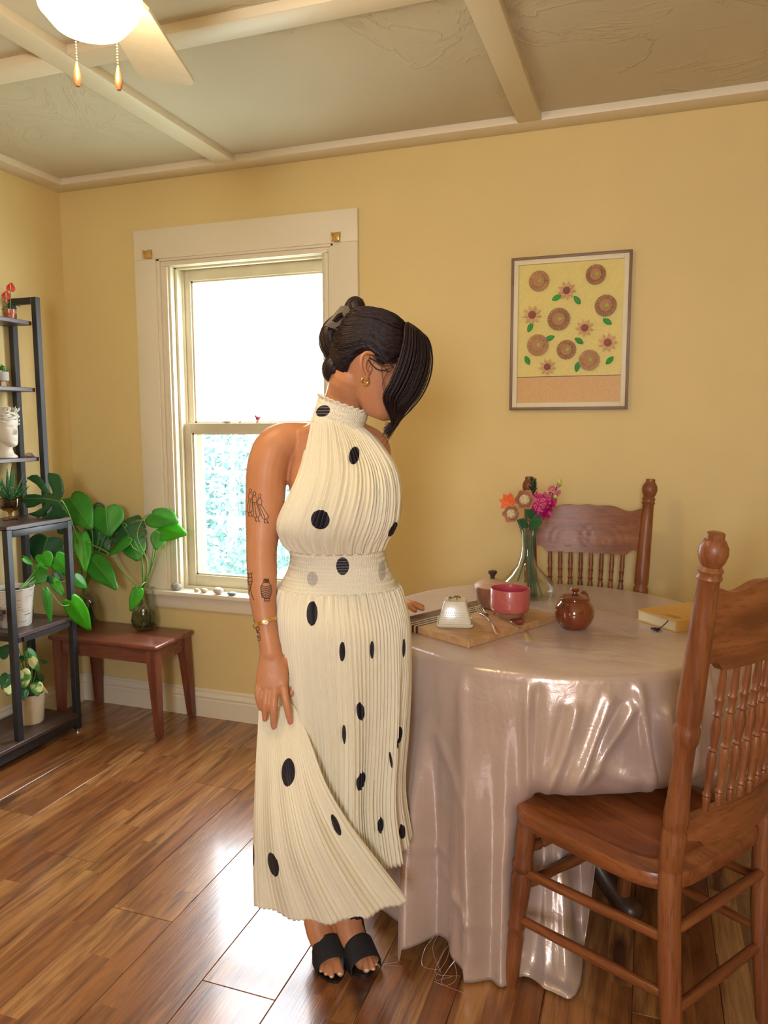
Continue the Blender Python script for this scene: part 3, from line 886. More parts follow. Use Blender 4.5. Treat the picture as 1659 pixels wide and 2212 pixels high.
for st, lb, lt, wd, mt, up in hp:
    pts = [sb] + [PX(*p) for p in st]
    stemleaf(ph, pts, .0022, (PX(*lb), PX(*lt)), up, wd, mt, droop=.12, fold=-.25)

# ---- variegated pothos in a ribbed cream pot, bottom board
def m_varieg():
    t = NT('variegated_leaf'); v = t.coord(rnd=3)
    f = t.ramp(t.noise(v, 22, 3, .5), [(.46, (.04, .20, .035)), (.54, (.60, .62, .26))])
    t.set(color=f, rough=.38); return t.m
M_var = m_varieg()
c = onx(68, 1558, .145); px_ = Vector((.145, c[1], .085))
po = empty('potted_pothos', 'variegated pothos in a ribbed cream pot on the bottom shelf board', 'plant', px_)
prof = [(0, 0), (.046, 0)] + [(.047 + .010 * i / 22 + (.0012 if i % 2 else 0), .003 + i * .0052) for i in range(23)] + [(.058, .123), (.055, .123), (.053, .108), (0, .108)]
MB().lathe(prof, 32).build('pot', simple('cream_ceramic', (.64, .55, .40), .5, .05), po, local=True)
MB().lathe([(0, .112), (.053, .109)], 20).build('soil', M_soil, po, local=True)
sb = px_ + Vector((0, 0, .11))
for st, lb, lt, wd, mt, up in [
    ([(60, 1440, .17)], (46, 1448, .19), (52, 1493, .22), .066, M_var, (.7, -.6, .3)),
    ([(55, 1420, .16), (62, 1412, .17)], (58, 1405, .17), (88, 1431, .2), .045, M_green, (.3, -.5, .8)),
    ([(62, 1416, .17), (64, 1420, .18)], (66, 1422, .19), (86, 1455, .22), .036, M_var, (.6, -.7, .3)),
    ([(70, 1450, .18)], (78, 1475, .19), (82, 1505, .22), .05, M_var, (.7, -.6, .2)),
    ([(80, 1470, .17)], (84, 1482, .18), (108, 1499, .2), .02, M_var, (.4, -.6, .6)),
    ([(45, 1420, .15)], (38, 1424, .16), (54, 1424, .2), .04, M_var, (.3, -.6, .7)),
    ([(40, 1400, .15), (25, 1405, .16)], (20, 1412, .17), (0, 1400, .17), .06, M_greend, (.5, -.7, .5)),
    ([(40, 1430, .15), (20, 1450, .18)], (18, 1456, .18), (6, 1490, .2), .05, M_greend, (.6, -.6, .3)),
    ([(35, 1450, .15), (12, 1475, .2)], (22, 1478, .2), (16, 1503, .22), .042, M_var, (.7, -.6, .2)),
    ([(60, 1480, .17)], (50, 1490, .18), (52, 1512, .21), .04, M_greend, (.7, -.6, .1)),
    ([(78, 1450, .15)], (80, 1460, .14), (90, 1482, .15), .045, M_greend, (.6, -.6, .3)),
    ([(70, 1425, .13)], (88, 1428, .12), (106, 1428, .13), .03, M_greend, (.3, -.4, .8))]:
    stemleaf(po, [sb] + [PX(*p) for p in st], .002, (PX(*lb), PX(*lt)), up, wd, mt, droop=.15, fold=-.2)

# ================================================================== RED-BROWN STOOL AND ITS TWO JARS
M_stool = wood('mahogany_stool', (.105, .028, .018), (.19, .055, .032), (.27, .095, .055), 1.0, 'X', .3)
M_stoolleg = wood('mahogany_leg', (.105, .026, .018), (.18, .05, .03), (.24, .075, .042), 1.0, 'Z', .32)
SX0, SX1, SY0, SY1, SZT = .085, .636, -.300, -.022, .395
so = empty('stool', 'low red-brown wooden stool with splayed legs under the window', 'stool', (.36, -.16, 0))
t_ = MB().box(SX0, SX1, SY0, SY1, SZT - .021, SZT, .009, seg=3).build('stool_top', M_stool, so)
ap = MB()
ap.box(SX0 + .035, SX1 - .035, SY0 + .022, SY0 + .036, SZT - .081, SZT - .021); ap.box(SX0 + .035, SX1 - .035, SY1 - .036, SY1 - .022, SZT - .081, SZT - .021)
ap.box(SX0 + .022, SX0 + .036, SY0 + .03, SY1 - .03, SZT - .081, SZT - .021); ap.box(SX1 - .036, SX1 - .022, SY0 + .03, SY1 - .03, SZT - .081, SZT - .021)
ap.build('apron', M_stool, so, ang=30)
for sx_, sy_ in ((0, 0), (1, 0), (0, 1), (1, 1)):
    tx = (SX0 + .038, SX1 - .038)[sx_]; ty = (SY0 + .034, SY1 - .034)[sy_]
    fx = tx + (.026 if sx_ else -.0) ; fy = ty + (0.012 if sy_ else -.012)
    rings = []
    for z, h in ((SZT - .022, .022), (SZT - .09, .021), (.03, .0135), (.012, .0135), (.010, .0105), (0, .0105)):
        k = 1 - z / SZT
        x, y = tx + (fx - tx) * k, ty + (fy - ty) * k
        rings.append([Vector((x + sx2 * h, y + sy2 * h, z)) for sx2, sy2 in ((-1, -1), (1, -1), (1, 1), (-1, 1))])
    MB().rings(rings).build('leg', M_stoolleg, so, ang=30)

M_jar = glass('jar_glass', (.90, .93, .90), .3, .02, .02)
M_water = glass('jar_water', (.60, .66, .50), .1, .05)
M_root = simple('roots', (.28, .20, .09), .8, .25)
def jar(root, c, prof, inner):
    MB().lathe(prof, 32, c).build('jar', M_jar, root)
    MB().lathe(inner, 28, c).build('water', M_water, root)
# back jar, with the big monstera
c = onz(203, 1342, SZT); jc = Vector((c[0], min(-.105, c[1]), SZT))
mo_ = empty('monstera_cuttings', 'tall jar of large monstera leaves standing at the back left of the stool', 'plant', jc)
jar(mo_, jc, [(0, .002), (.052, .002), (.060, .012), (.060, .105), (.052, .125), (.043, .132), (.044, .145), (.042, .145), (.041, .132), (.050, .122), (.057, .104), (.057, .014), (0, .008)],
    [(0, .010), (.055, .014), (.055, .095), (0, .096)])
rr = random.Random(21); rt = MB()
for i in range(26):
    a = rr.uniform(0, 2 * PI); r = rr.uniform(.01, .048)
    p = [jc + Vector((rr.uniform(-.02, .02), rr.uniform(-.02, .02), .12)), jc + Vector((r * math.cos(a), r * math.sin(a), .06)), jc + Vector((r * math.cos(a + 1.2), r * math.sin(a + 1.2), .02)), jc + Vector((r * .6 * math.cos(a + 2.4), r * .6 * math.sin(a + 2.4), .013))]
    rt.tube(p, [.0025, .0016, .0012, .0008], n=6, smooth=4)
rt.build('roots', M_root, mo_)
top = jc + Vector((0, 0, .14))
def PY(x, y, Y):
    p = Vector(ony(x, y, Y))
    return p if p.x > .075 else Vector(onx(x, y, .075))
def monstera_leaf(root, base, tipv, up, width, mat, cuts=True, stem=None, droop=.12, fold=.1):
    """broad leaf with finger-like splits"""
    if not cuts:
        if stem: MB().tube([Vector(p) for p in stem], .0032, n=7, smooth=6).build('stem', M_stem, root)
        q = MB(); leaf(q, base, tipv * 1.12, up, width, droop, fold, 'heart'); o = q.build('leaf', mat, root, solid=.0009, ang=80)
        Lv = Vector(tipv); av = Lv.normalized(); uv2 = Vector(up); nv2 = (uv2 - av * uv2.dot(av)).normalized()
        MB().tube([Vector(base) + Lv * (1.05 * t / 8) + nv2 * (.0012 - droop * Lv.length * 1.12 * (.94 * t / 8) ** 2) for t in range(9)], [.0020 * (1 - t / 10) for t in range(9)], n=5).build('midrib', M_stem, o)
        return o
    base = Vector(base); L = Vector(tipv); ln = L.length; a = L.normalized(); upv = Vector(up)
    nrm = (upv - a * upv.dot(a)).normalized(); side = a.cross(nrm)
    def pt(s, t):
        w = (math.sin(PI * min(1, t * .84 + .16) ** .7) ** .6) * width * .5
        back = -.18 * ln * abs(s) ** 1.4 * max(0, 1 - t * 2)
        p = base + a * (t * ln + back) + side * (s * w)
        return p + nrm * (-droop * ln * t * t + fold * abs(s) * w * .5 - .10 * w * s * s)
    m = MB(); V = []; F = []
    nt = 40; ns = 12
    slits = [(.16, .20, .40), (.43, .485, .34), (.66, .70, .45)] if cuts else []
    for sgn in (-1, 1):
        def fn(i, j):
            s = i; t = j
            return pt(sgn * s, min(1, t + .16 * s * s * (1 - t)))
        n0 = len(V)
        for j in range(nt + 1):
            for i in range(ns + 1): V.append(fn(i / ns, j / nt))
        for j in range(nt):
            tm = (j + .5) / nt
            for i in range(ns):
                sm = (i + .5) / ns
                cut = any(lo <= tm <= hi and sm > st_ for lo, hi, st_ in slits)
                if not cut:
                    q = n0 + j * (ns + 1) + i; F.append((q, q + 1, q + ns + 2, q + ns + 1))
    m.add(V, F)
    o = m.build('leaf', mat, root, solid=.0009, ang=80)
    rib = MB().tube([pt(0, t / 8) + nrm * .0006 for t in range(9)], [.0024 * (1 - t / 10) for t in range(9)], n=5).build('midrib', M_stem, o)
    if stem: MB().tube([Vector(p) for p in stem], .0032, n=7, smooth=6).build('stem', M_stem, root)
    return o
Yb = jc.y
# the large split leaf hanging over the shelf, then the rest of the bunch
def outline_leaf(root, poly, zf, mat, stem, rib):
    """a deeply lobed blade from its outline, cut as one sheet and gently bowed"""
    bm = bmesh.new(); vs = [bm.verts.new((p[0], p[1], 0)) for p in poly]; bm.faces.new(vs)
    bmesh.ops.triangulate(bm, faces=list(bm.faces), ngon_method='BEAUTY')
    for k in range(2): bmesh.ops.subdivide_edges(bm, edges=[e for e in bm.edges if e.calc_length() > 7], cuts=1, use_grid_fill=False)
    bmesh.ops.triangulate(bm, faces=list(bm.faces))
    bm.verts.index_update()
    V = [zf(v.co.x, v.co.y) for v in bm.verts]; F = [[v.index for v in f.verts] for f in bm.faces]; bm.free()
    q = MB(); q.add(V, F); o = q.build('leaf', mat, root, solid=.0010, ang=80)
    MB().tube([zf(x, y) + Vector((.0007, -.0012, 0)) for x, y in rib], [.0024, .0018, .0007], n=6, smooth=4).build('midrib', M_stem, o)
    MB().tube([Vector(p) for p in stem], .0032, n=7, smooth=6).build('stem', M_stem, root)
OUT = [(940, 1720), (1000, 1640), (1025, 1560), (1010, 1450), (985, 1370), (940, 1300), (860, 1275), (760, 1265), (750, 1330), (770, 1420), (800, 1470), (840, 1560), (838, 1592), (822, 1600), (770, 1530), (700, 1420), (640, 1340), (580, 1295), (500, 1300), (415, 1350),
       (500, 1400), (580, 1450), (660, 1540), (705, 1605), (690, 1625), (560, 1600), (420, 1610), (350, 1680), (400, 1760), (430, 1825), (540, 1810), (640, 1760), (705, 1735), (728, 1750), (690, 1810), (560, 1880), (430, 1920), (560, 1960), (600, 1985), (700, 1930), (785, 1850), (822, 1795), (835, 1800), (815, 1860), (740, 1930), (650, 1992),
       (700, 2020), (760, 2030), (870, 2010), (990, 1985), (1060, 1940), (1080, 1920), (1030, 1830), (1000, 1780)]
def leafz(x, y):
    d = abs(y - (1083 - (130 - x) * .08)) / 45
    b = PY(x, y, -.372 - .0004 * (137 - x))
    return b + Vector((.0, -.001, 0)) + Vector((-.45, .75, 0)) * (.010 * d * d) + Vector((0, 0, -.000))
outline_leaf(mo_, [(x / 7.37, 850 + y / 7.37) for x, y in OUT], leafz, M_greend, [top, PY(172, 1190, -.16), PY(152, 1120, -.30), PY(136, 1085, -.372), leafz(128, 1083)], [(128, 1083), (100, 1077), (52, 1077)])
for st, lb, lt, wd, mt, up, cut in [
    ([(200, 1180, -.12), (190, 1120, -.12)], (150, 1074, -.16), (192, 1135, -.2), .13, M_green, (.45, -.85, .35), 0),
    ([(210, 1200, -.1), (238, 1125, -.12)], (228, 1096, -.13), (232, 1155, -.17), .145, M_green, (.35, -.9, .25), 0),
    ([(212, 1200, -.09), (270, 1140, -.08)], (262, 1130, -.08), (300, 1185, -.1), .16, M_greend, (.4, -.85, .3), 1),
    ([(206, 1200, -.1), (215, 1140, -.09)], (205, 1140, -.09), (230, 1192, -.1), .14, M_greend, (.3, -.9, .3), 0),
    ([(196, 1210, -.12), (178, 1160, -.15)], (176, 1152, -.16), (186, 1230, -.21), .075, M_greenb, (.8, -.6, .1), 0),
    ([(200, 1225, -.1), (200, 1212, -.14)], (196, 1205, -.15), (247, 1266, -.2), .098, M_green, (.35, -.75, .55), 0),
    ([(195, 1190, -.1), (140, 1110, -.1)], (146, 1098, -.1), (128, 1150, -.11), .12, M_greend, (.3, -.9, .2), 0),
    ([(200, 1210, -.08), (110, 1180, -.07)], (104, 1160, -.07), (84, 1215, -.07), .15, M_greend, (.45, -.85, .2), 0),
    ([(205, 1205, -.07), (200, 1100, -.05)], (200, 1092, -.05), (212, 1130, -.06), .09, M_greend, (.3, -.9, .3), 0)]:
    monstera_leaf(mo_, PY(*lb), PY(*lt) - PY(*lb), up, wd, mt, bool(cut), [top] + [PY(*p) for p in st] + [PY(*lb)], .12, -.25)

# right jar with the pale-stemmed cutting
c = onz(313, 1360, SZT); jc = Vector((c[0], c[1] + .0, SZT))
cu = empty('philodendron_cutting', 'clear jug holding a bright green rooted cutting at the right end of the stool', 'plant', jc)
jar(cu, jc, [(0, .002), (.036, .002), (.052, .018), (.058, .045), (.050, .085), (.041, .115), (.042, .165), (.050, .185), (.048, .185), (.040, .166), (.039, .115), (.048, .084), (.0555, .045), (.05, .02), (0, .008)],
    [(0, .010), (.046, .018), (.054, .045), (.047, .08), (0, .081)])
rt = MB()
for i in range(12):
    a = rr.uniform(0, 2 * PI); r = rr.uniform(.008, .038)
    rt.tube([jc + Vector((rr.uniform(-.012, .012), rr.uniform(-.012, .012), .11)), jc + Vector((r * math.cos(a), r * math.sin(a), .06)), jc + Vector((r * math.cos(a + 1), r * math.sin(a + 1), .016))], [.003, .002, .001], n=6, smooth=4)
rt.build('roots', M_root, cu)
MB().limb([jc + Vector((.004, 0, .03)), jc + Vector((-.004, .004, .10)), jc + Vector((-.008, 0, .185))], [.008, .009, .006], 9).build('stem_base', simple('stem_brown', (.16, .14, .04), .6), cu)
top = jc + Vector((-.004, 0, .175)); Y0 = jc.y
for st, lb, lt, wd, mt, up in [
    ([(318, 1215, Y0), (296, 1160, Y0), (308, 1122, Y0 - .01)], (326, 1110, Y0), (386, 1124, Y0 - .03), .115, M_green, (.2, -.65, .7)),
    ([(326, 1225, Y0), (334, 1160, Y0 - .02)], (340, 1142, Y0 - .03), (404, 1150, Y0 - .05), .10, M_greenb, (.15, -.75, .62)),
    ([(328, 1225, Y0)], (345, 1150, Y0 - .05), (336, 1190, Y0 - .09), .065, M_green, (.55, -.8, .1)),
    ([(306, 1205, Y0), (285, 1180, Y0 - .03)], (278, 1160, Y0 - .04), (226, 1200, Y0 - .09), .075, M_green, (-.1, -.7, .7)),
    ([(308, 1215, Y0), (292, 1172, Y0)], (284, 1164, Y0), (298, 1214, Y0 - .03), .105, M_green, (.45, -.85, .2)),
    ([(270, 1242, Y0 - .02), (235, 1196, Y0 - .05), (190, 1173, Y0 - .07)], (186, 1170, Y0 - .07), (176, 1222, Y0 - .09), .06, M_greenb, (.8, -.6, .1)),
    ([(314, 1258, Y0 - .02), (306, 1264, Y0 - .05)], (300, 1272, Y0 - .055), (280, 1326, Y0 - .085), .052, M_greenb, (.6, -.75, .2))]:
    stemleaf(cu, [top] + [PY(*p) for p in st] + [PY(*lb)], .0028, (PY(*lb), PY(*lt)), up, wd, mt, droop=.12, fold=-.3)

# ---- small things on the window
M_gold = simple('brass_bracket', (.62, .42, .17), .35, .15, metal=.6)
for (x, y, lab) in ((320, 548, 'small brass rod bracket on the left top corner of the window casing'), (727, 510, 'small brass rod bracket on the right top corner of the window casing')):
    c = ony(x, y, -.03)
    b = MB(); b.box(c[0] - .014, c[0] + .014, -.022, -.020, c[2] - .020, c[2] + .018, .001); b.box(c[0] - .015, c[0] + .013, -.038, -.022, c[2] - .018, c[2] + .012, .002); b.box(c[0] - .017, c[0] - .013, -.048, -.034, c[2] - .019, c[2] + .012, .001)
    tag(b.build('curtain_bracket', M_gold, ang=30), lab, 'bracket', 'curtain rod brackets')
st_spec = [(382, 1268, .026, (.34, .32, .28), 'grey rounded stone at the left end of the window sill'), (425, 1270, .013, (.6, .48, .36), 'tiny tan pebble on the window sill, second from the left'),
           (441, 1273, .017, (.55, .45, .33), 'flat tan pebble on the window sill, third from the left'), (472, 1275, .024, (.62, .50, .44), 'round speckled pinkish stone on the window sill'), (501, 1279, .022, (.20, .26, .24), 'flat dark green stone on the window sill nearest the arm')]
for i, (x, y, r, col, lab) in enumerate(st_spec):
    Yp = -.018 - .004 * i
    c = ony(x, y, Yp); m = MB(); rr = random.Random(i)
    m.ball((0, 0, 0), (r, r * .7, r * (.62 if i != 4 else .4)), 16, 10)
    m.v = [tuple(Vector(v) * (1 + .12 * noise.noise(Vector(v) * 60 + Vector((i * 9, 0, 0))))) for v in m.v]
    zmin = min(v[2] for v in m.v)
    m.v = [(v[0] + c[0], v[1] + Yp, v[2] - zmin + .566) for v in m.v]
    tag(m.build('stone', simple('stone_%d' % i, col, .7, .35, 90., .0005)), lab, 'stone', 'stones along the window sill')
# on the meeting rail
zr = 1.296
c = ony(490, 911, .06); m = MB(); m.ball((c[0], .064, zr + .006), (.026, .012, .006), 14, 8)
tag(m.build('seashell', simple('pale_shell', (.6, .52, .36), .6)), 'flat pale shell lying on the meeting rail of the window', 'shell')
c = ony(519, 911, .06); m = MB(); m.lathe([(.011, 0), (.009, .006), (.003, .010), (0, .011)], 12, (c[0], .064, zr))
tag(m.build('limpet_shell', simple('orange_shell', (.55, .25, .10), .6)), 'tiny orange shell on the meeting rail between flat shell and trinket', 'shell')
c = ony(556, 905, .06); tr_ = empty('trinket', 'tiny purple and red bird-like trinket on the meeting rail of the window', 'ornament', (c[0], .064, zr))
MB().lathe([(.008, 0), (.010, .003), (.006, .010), (.0085, .014), (0, .016)], 14).build('base', simple('trinket_base', (.45, .33, .2), .4), tr_, local=True)
MB().ball((0, 0, .020), (.011, .009, .009)).build('body', simple('trinket_red', (.5, .03, .05), .4), tr_, local=True)
m = MB(); m.limb([(-.006, 0, .024), (-.010, 0, .030)], [.006, .004], 8, 0); m.limb([(.004, 0, .024), (.014, 0, .023)], [.004, .002], 8, 0)
m.build('head', simple('trinket_purple', (.12, .04, .3), .4), tr_, local=True)
# ================================================================== PRESSED-BACK CHAIRS
M_oakX = wood('oak_across', (.12, .034, .010), (.235, .075, .024), (.32, .120, .040), 1.0, 'X', .42, coat=.08)
M_oakZ = wood('oak_upright', (.12, .034, .010), (.23, .072, .023), (.31, .116, .039), 1.0, 'Z', .42, coat=.08)
M_oakY = wood('oak_seat', (.12, .034, .010), (.24, .072, .022), (.33, .116, .037), 1.0, 'Y', .34, coat=.15)
SEAT_Z = .440
def turned(mb, A, B, prof, n=14):
    """lathe profile (radius, fraction) along the segment A-B"""
    A, B = Vector(A), Vector(B); ln = (B - A).length
    mb.lathe([(r, t * ln) for r, t in prof], n, A, (B - A))
def back_curve(x, xh, sag=.030):
    """backward bow of the rails between the posts"""
    return -sag * (1 - (x / xh) ** 2)
def make_chair(label, loc, rz):
    ch = empty('dining_chair', label, 'chair', (0, 0, 0), 0, 'pressed-back oak dining chairs')
    # seat: rounded shield outline, dished, with a raised rim at the sides of the back
    def outline(a):
        c_, s_ = math.cos(a), math.sin(a)
        e = .42
        x = math.copysign(abs(c_) ** e, c_); y = math.copysign(abs(s_) ** e, s_)
        yy = .012 + y * .205
        hw = .196 + .034 * (yy + .19) / .4
        return x * hw, yy
    N = 56
    def seat_ring(k, z):
        out = []
        for i in range(N):
            x, y = outline(2 * PI * i / N); x *= k; y = .012 + (y - .012) * k
            zz = z
            out.append(Vector((x, y, zz)))
        return out
    def dish(p, k):
        x, y = p.x, p.y
        d = -.009 * gss((abs(x) - .075) / .07) * gss((y + .05) / .13) + .003 * gss(x / .03) * sst(-.02, .15, y)
        if y < .02: d += .006 * gss((k - .83) / .05)
        return Vector((x, y, p.z + d))
    m = MB()
    rr_ = [seat_ring(.93, SEAT_Z - .036), seat_ring(.985, SEAT_Z - .033), seat_ring(1.0, SEAT_Z - .024), seat_ring(1.0, SEAT_Z - .010), seat_ring(.985, SEAT_Z - .002)]
    for k in (.96, .92, .88, .84, .80, .75, .7, .6, .5, .4, .3, .2, .1, .02):
        rr_.append([dish(p, k) for p in seat_ring(k, SEAT_Z)])
    m.rings(rr_); m.build('seat', M_oakY, ch, local=True)
    # front legs
    fp = [(.013, 0), (.0165, .04), (.019, .30), (.016, .34), (.020, .36), (.020, .38), (.017, .40), (.022, .55), (.0235, .66), (.019, .70), (.0235, .72), (.0235, .745), (.020, .765), (.0225, .85), (.021, .99), (.02, 1)]
    for s in (-1, 1):
        m = MB(); turned(m, (s * .205, .190, 0), (s * .188, .165, SEAT_Z - .03), fp); m.build('front_leg', M_oakZ, ch, local=True)
    # rear posts: leg, then a raked turned upright with a finial
    for s in (-1, 1):
        pts = [(.165, -.205, 0), (.168, -.185, .25), (.171, -.180, .44), (.176, -.190, .56), (.184, -.214, .80), (.193, -.238, .98), (.2005, -.256, 1.105)]
        tab = [(0, .0155), (.06, .0175), (.25, .0215), (.40, .021), (.455, .0205), (.462, .0185), (.470, .0225), (.50, .022), (.535, .0225), (.542, .0185), (.552, .0225), (.575, .023), (.60, .0205), (.66, .0175), (.71, .0185), (.722, .0225),
               (.745, .0235), (.752, .0195), (.762, .0225), (.80, .0225), (.97, .0195), (1.020, .0175), (1.026, .0215), (1.033, .0185), (1.040, .0215), (1.047, .0165), (1.056, .0215), (1.068, .0245), (1.080, .0235), (1.092, .0175), (1.094, .0145), (1.104, .0145), (1.105, .012)]
        P = []; rr2 = []
        zt = [(p[2], p[0], p[1]) for p in pts]
        for z, r in tab:
            x, y = interp(zt, z); P.append((s * x, y, z)); rr2.append(r)
        MB().tube(P, rr2, n=18).build('rear_post', M_oakZ, ch, local=True, ang=50)
    def pline(z): return interp([(.44, .171, -.180), (.56, .176, -.190), (.80, .184, -.214), (.98, .193, -.238), (1.105, .2005, -.256)], z)
    # crest panel with wavy top, stepped bottom and pressed relief
    nx, nz_ = 56, 24
    def top(x):
        a = abs(x) / .185
        return 1.006 + .006 * gss(x / .028) + .0045 * gss((a - .36) / .16) - .010 * sst(.45, .72, a) + .012 * sst(.76, 1.0, a)
    def bot(x):
        a = abs(x) / .185
        return .850 + .018 * sst(.70, .82, a)
    def relief(x, z):
        h = 0
        for cx in (-.055, .055):
            for r in (.070, .046):
                d = math.hypot((x - cx) * .95, (z - .895) * 1.15)
                if z > .885: h += .0010 * gss((d - r) / .003)
        for cx in (-.152, .152):
            d = math.hypot(x - cx, z - .955); h += .0013 * gss((d - .014) / .003)
        for cx in (-.06, 0, .06):
            d = math.hypot((x - cx), (z - .888)); h += .0012 * gss((d - .012) / .003)
        return h
    m = MB(); V = []; F = []
    for side in (1, -1):
        for j in range(nz_ + 1):
            for i in range(nx + 1):
                x = -.186 + .372 * i / nx; zb_, zt_ = bot(x), top(x); z = zb_ + (zt_ - zb_) * j / nz_
                yb = pline(z)[1] + back_curve(x, .19, .026)
                y = yb + side * .0085 + (relief(x, z) if side == 1 else 0)
                V.append((x, y, z))
    w_ = nx + 1; off = w_ * (nz_ + 1)
    for j in range(nz_):
        for i in range(nx):
            a = j * w_ + i
            F.append((a, a + 1, a + w_ + 1, a + w_)); F.append((off + a, off + a + w_, off + a + w_ + 1, off + a + 1))
    for i in range(nx):
        F.append((i, off + i, off + i + 1, i + 1)); a = nz_ * w_ + i; F.append((a, a + 1, off + a + 1, off + a))
    for j in range(nz_):
        a = j * w_; F.append((a, a + w_, off + a + w_, off + a)); a = j * w_ + nx; F.append((a, off + a, off + a + w_, a + w_))
    m.add(V, F); m.build('crest_panel', M_oakX, ch, local=True, ang=50)
    # lower back rail
    m = MB(); rings = []
    for i in range(25):
        x = -.172 + .344 * i / 24; a = abs(x) / .172
        zt_ = .558 + .014 * sst(.0, .6, 1 - a) - .0; zb_ = .497 + .020 * sst(.62, .80, a) - .0
        y = -.186 + back_curve(x, .175, .034)
        rings.append([Vector((x, y + .009, zb_)), Vector((x, y + .009, zt_)), Vector((x, y - .009, zt_)), Vector((x, y - .009, zb_))])
    m.rings(rings); m.build('back_rail', M_oakX, ch, local=True, ang=40)
    sp = [(.0055, 0), (.006, .06), (.0075, .10), (.0055, .115), (.0088, .13), (.0055, .15), (.0068, .22), (.0088, .34), (.0085, .40), (.0058, .425), (.0092, .44), (.0058, .455), (.0070, .50), (.0095, .56), (.0092, .60), (.006, .66), (.0092, .675), (.006, .69), (.0075, .76), (.009, .775), (.0062, .79), (.0080, .84), (.006, .96), (.0055, 1)]
    for i in range(8):
        x = -.119 + .034 * i
        m = MB(); turned(m, (x * .93, -.186 + back_curve(x * .93, .175, .034), .562), (x * 1.02, pline(.858)[1] + back_curve(x, .19, .026), .858), sp, 10); m.build('spindle', M_oakZ, ch, local=True)
    # stretchers
    sr = [(.008, 0), (.0105, .08), (.0115, .5), (.0105, .92), (.008, 1)]
    for s in (-1, 1):
        for zf, zb_ in ((.285, .315), (.170, .200)):
            kf = 1 - zf / .41
            m = MB(); turned(m, (s * (.188 + .017 * kf), .165 + .025 * kf, zf), (s * .167, -.187, zb_), sr, 12); m.build('stretcher', M_oakY, ch, local=True)
    fs = [(.008, 0), (.010, .06), (.013, .12), (.009, .14), (.013, .16), (.011, .3), (.015, .5), (.011, .7), (.013, .84), (.009, .86), (.013, .88), (.010, .94), (.008, 1)]
    for z in (.335, .245):
        kf = 1 - z / .41; xx = .188 + .017 * kf; yy = .165 + .025 * kf
        m = MB(); turned(m, (-xx, yy, z), (xx, yy, z), fs, 12); m.build('stretcher', M_oakX, ch, local=True)
    for z in (.335, .165):
        m = MB(); turned(m, (-.167, -.187, z), (.167, -.187, z), sr, 12); m.build('stretcher', M_oakX, ch, local=True)
    ch.location = loc; ch.rotation_euler = (0, 0, rz)
    return ch
chair_near = make_chair('oak pressed-back dining chair in the right foreground, seen from behind and pushed into the table', (2.508, -1.123, 0), math.radians(55.2))
chair_far = dup(chair_near, (2.302, -.398, 0), math.pi, 'oak pressed-back dining chair against the yellow wall, on the far side of the table')

# ================================================================== ROUND TABLE AND ITS SATIN CLOTH
TC = Vector((2.25, -.70, 0)); TR, TZ = .482, .745
tb = empty('round_table', 'round dark wooden pedestal table hidden beneath a satin cloth', 'table', (TC.x, TC.y, 0))
M_dkwood = wood('dark_table_wood', (.03, .014, .010), (.06, .028, .018), (.09, .045, .03), 1.0, 'Z', .4)
MB().lathe([(0, TZ - .03), (TR - .01, TZ - .03), (TR, TZ - .02), (TR, TZ - .006), (TR - .006, TZ), (0, TZ)], 64, (TC.x, TC.y, 0)).build('tabletop', M_dkwood, tb)
MB().lathe([(.05, .12), (.06, .16), (.085, .24), (.075, .34), (.045, .40), (.06, .46), (.06, .60), (.12, .66), (.22, .69), (.22, .714)], 28, (TC.x, TC.y, 0)).build('pedestal', M_dkwood, tb)
for k in range(4):
    a = k * PI / 2 + .97
    d = Vector((math.cos(a), math.sin(a), 0))
    MB().limb([TC + d * .03 + Vector((0, 0, .17)), TC + d * .12 + Vector((0, 0, .16)), TC + d * .22 + Vector((0, 0, .075)), TC + d * .29 + Vector((0, 0, .034))], [.035, .034, .028, .032], 10, 4).build('pedestal_foot', M_dkwood, tb)

def m_satin():
    t = NT('champagne_satin'); v = t.coord()
    f = t.noise(v, 3.5, 4, .55, .4)
    t.set(color=t.ramp(f, [(.3, (.55, .425, .375)), (.7, (.645, .51, .45))]), rough=.27, metal=.3, sheen=.1, spec=.6)
    wr = t.noise(t.coord((1, 1, .45)), 7.0, 3, .5, .8)
    fine = t.noise(v, 26, 3, .6, 1.5)
    t.bump(t.math('ADD', wr, t.math('MULTIPLY', fine, .16)), .012, .55); return t.m
M_satin = m_satin()
CR = TR + .006; CT = TZ + .004
# seat geometry in the table's frame, for the part of the cloth that the near chair pushes in
cA = math.radians(55.2); cL = Vector((2.508, -1.123))
def to_chair(x, y):
    dx, dy = x - cL.x, y - cL.y
    return dx * math.cos(cA) + dy * math.sin(cA), -dx * math.sin(cA) + dy * math.cos(cA)
def inner_r(phi):
    """largest radius along phi that stays in front of the seat's front edge"""
    r = CR
    while r > .20:
        lx, ly = to_chair(TC.x + r * math.cos(phi), TC.y + r * math.sin(phi))
        if ly > .232 or abs(lx) > .262: break
        r -= .0012
    return r
rc = random.Random(4)
FOLDS = [(rc.uniform(0, 2 * PI), rc.uniform(9, 15), rc.uniform(.6, 1)) for _ in range(7)]
def fold(phi, k=1.0):
    """vertical fold profile round the skirt, about -1..1"""
    a = math.degrees(phi)
    v = 0
    v += .7 * (1.27 - 2 * abs(math.sin(5 * phi + .4))) + .5 * (1.27 - 2 * abs(math.sin(8.5 * phi + 2.1 + .8 * math.sin(3 * phi)))) + .25 * math.sin(29 * phi + 1.3)
    return v
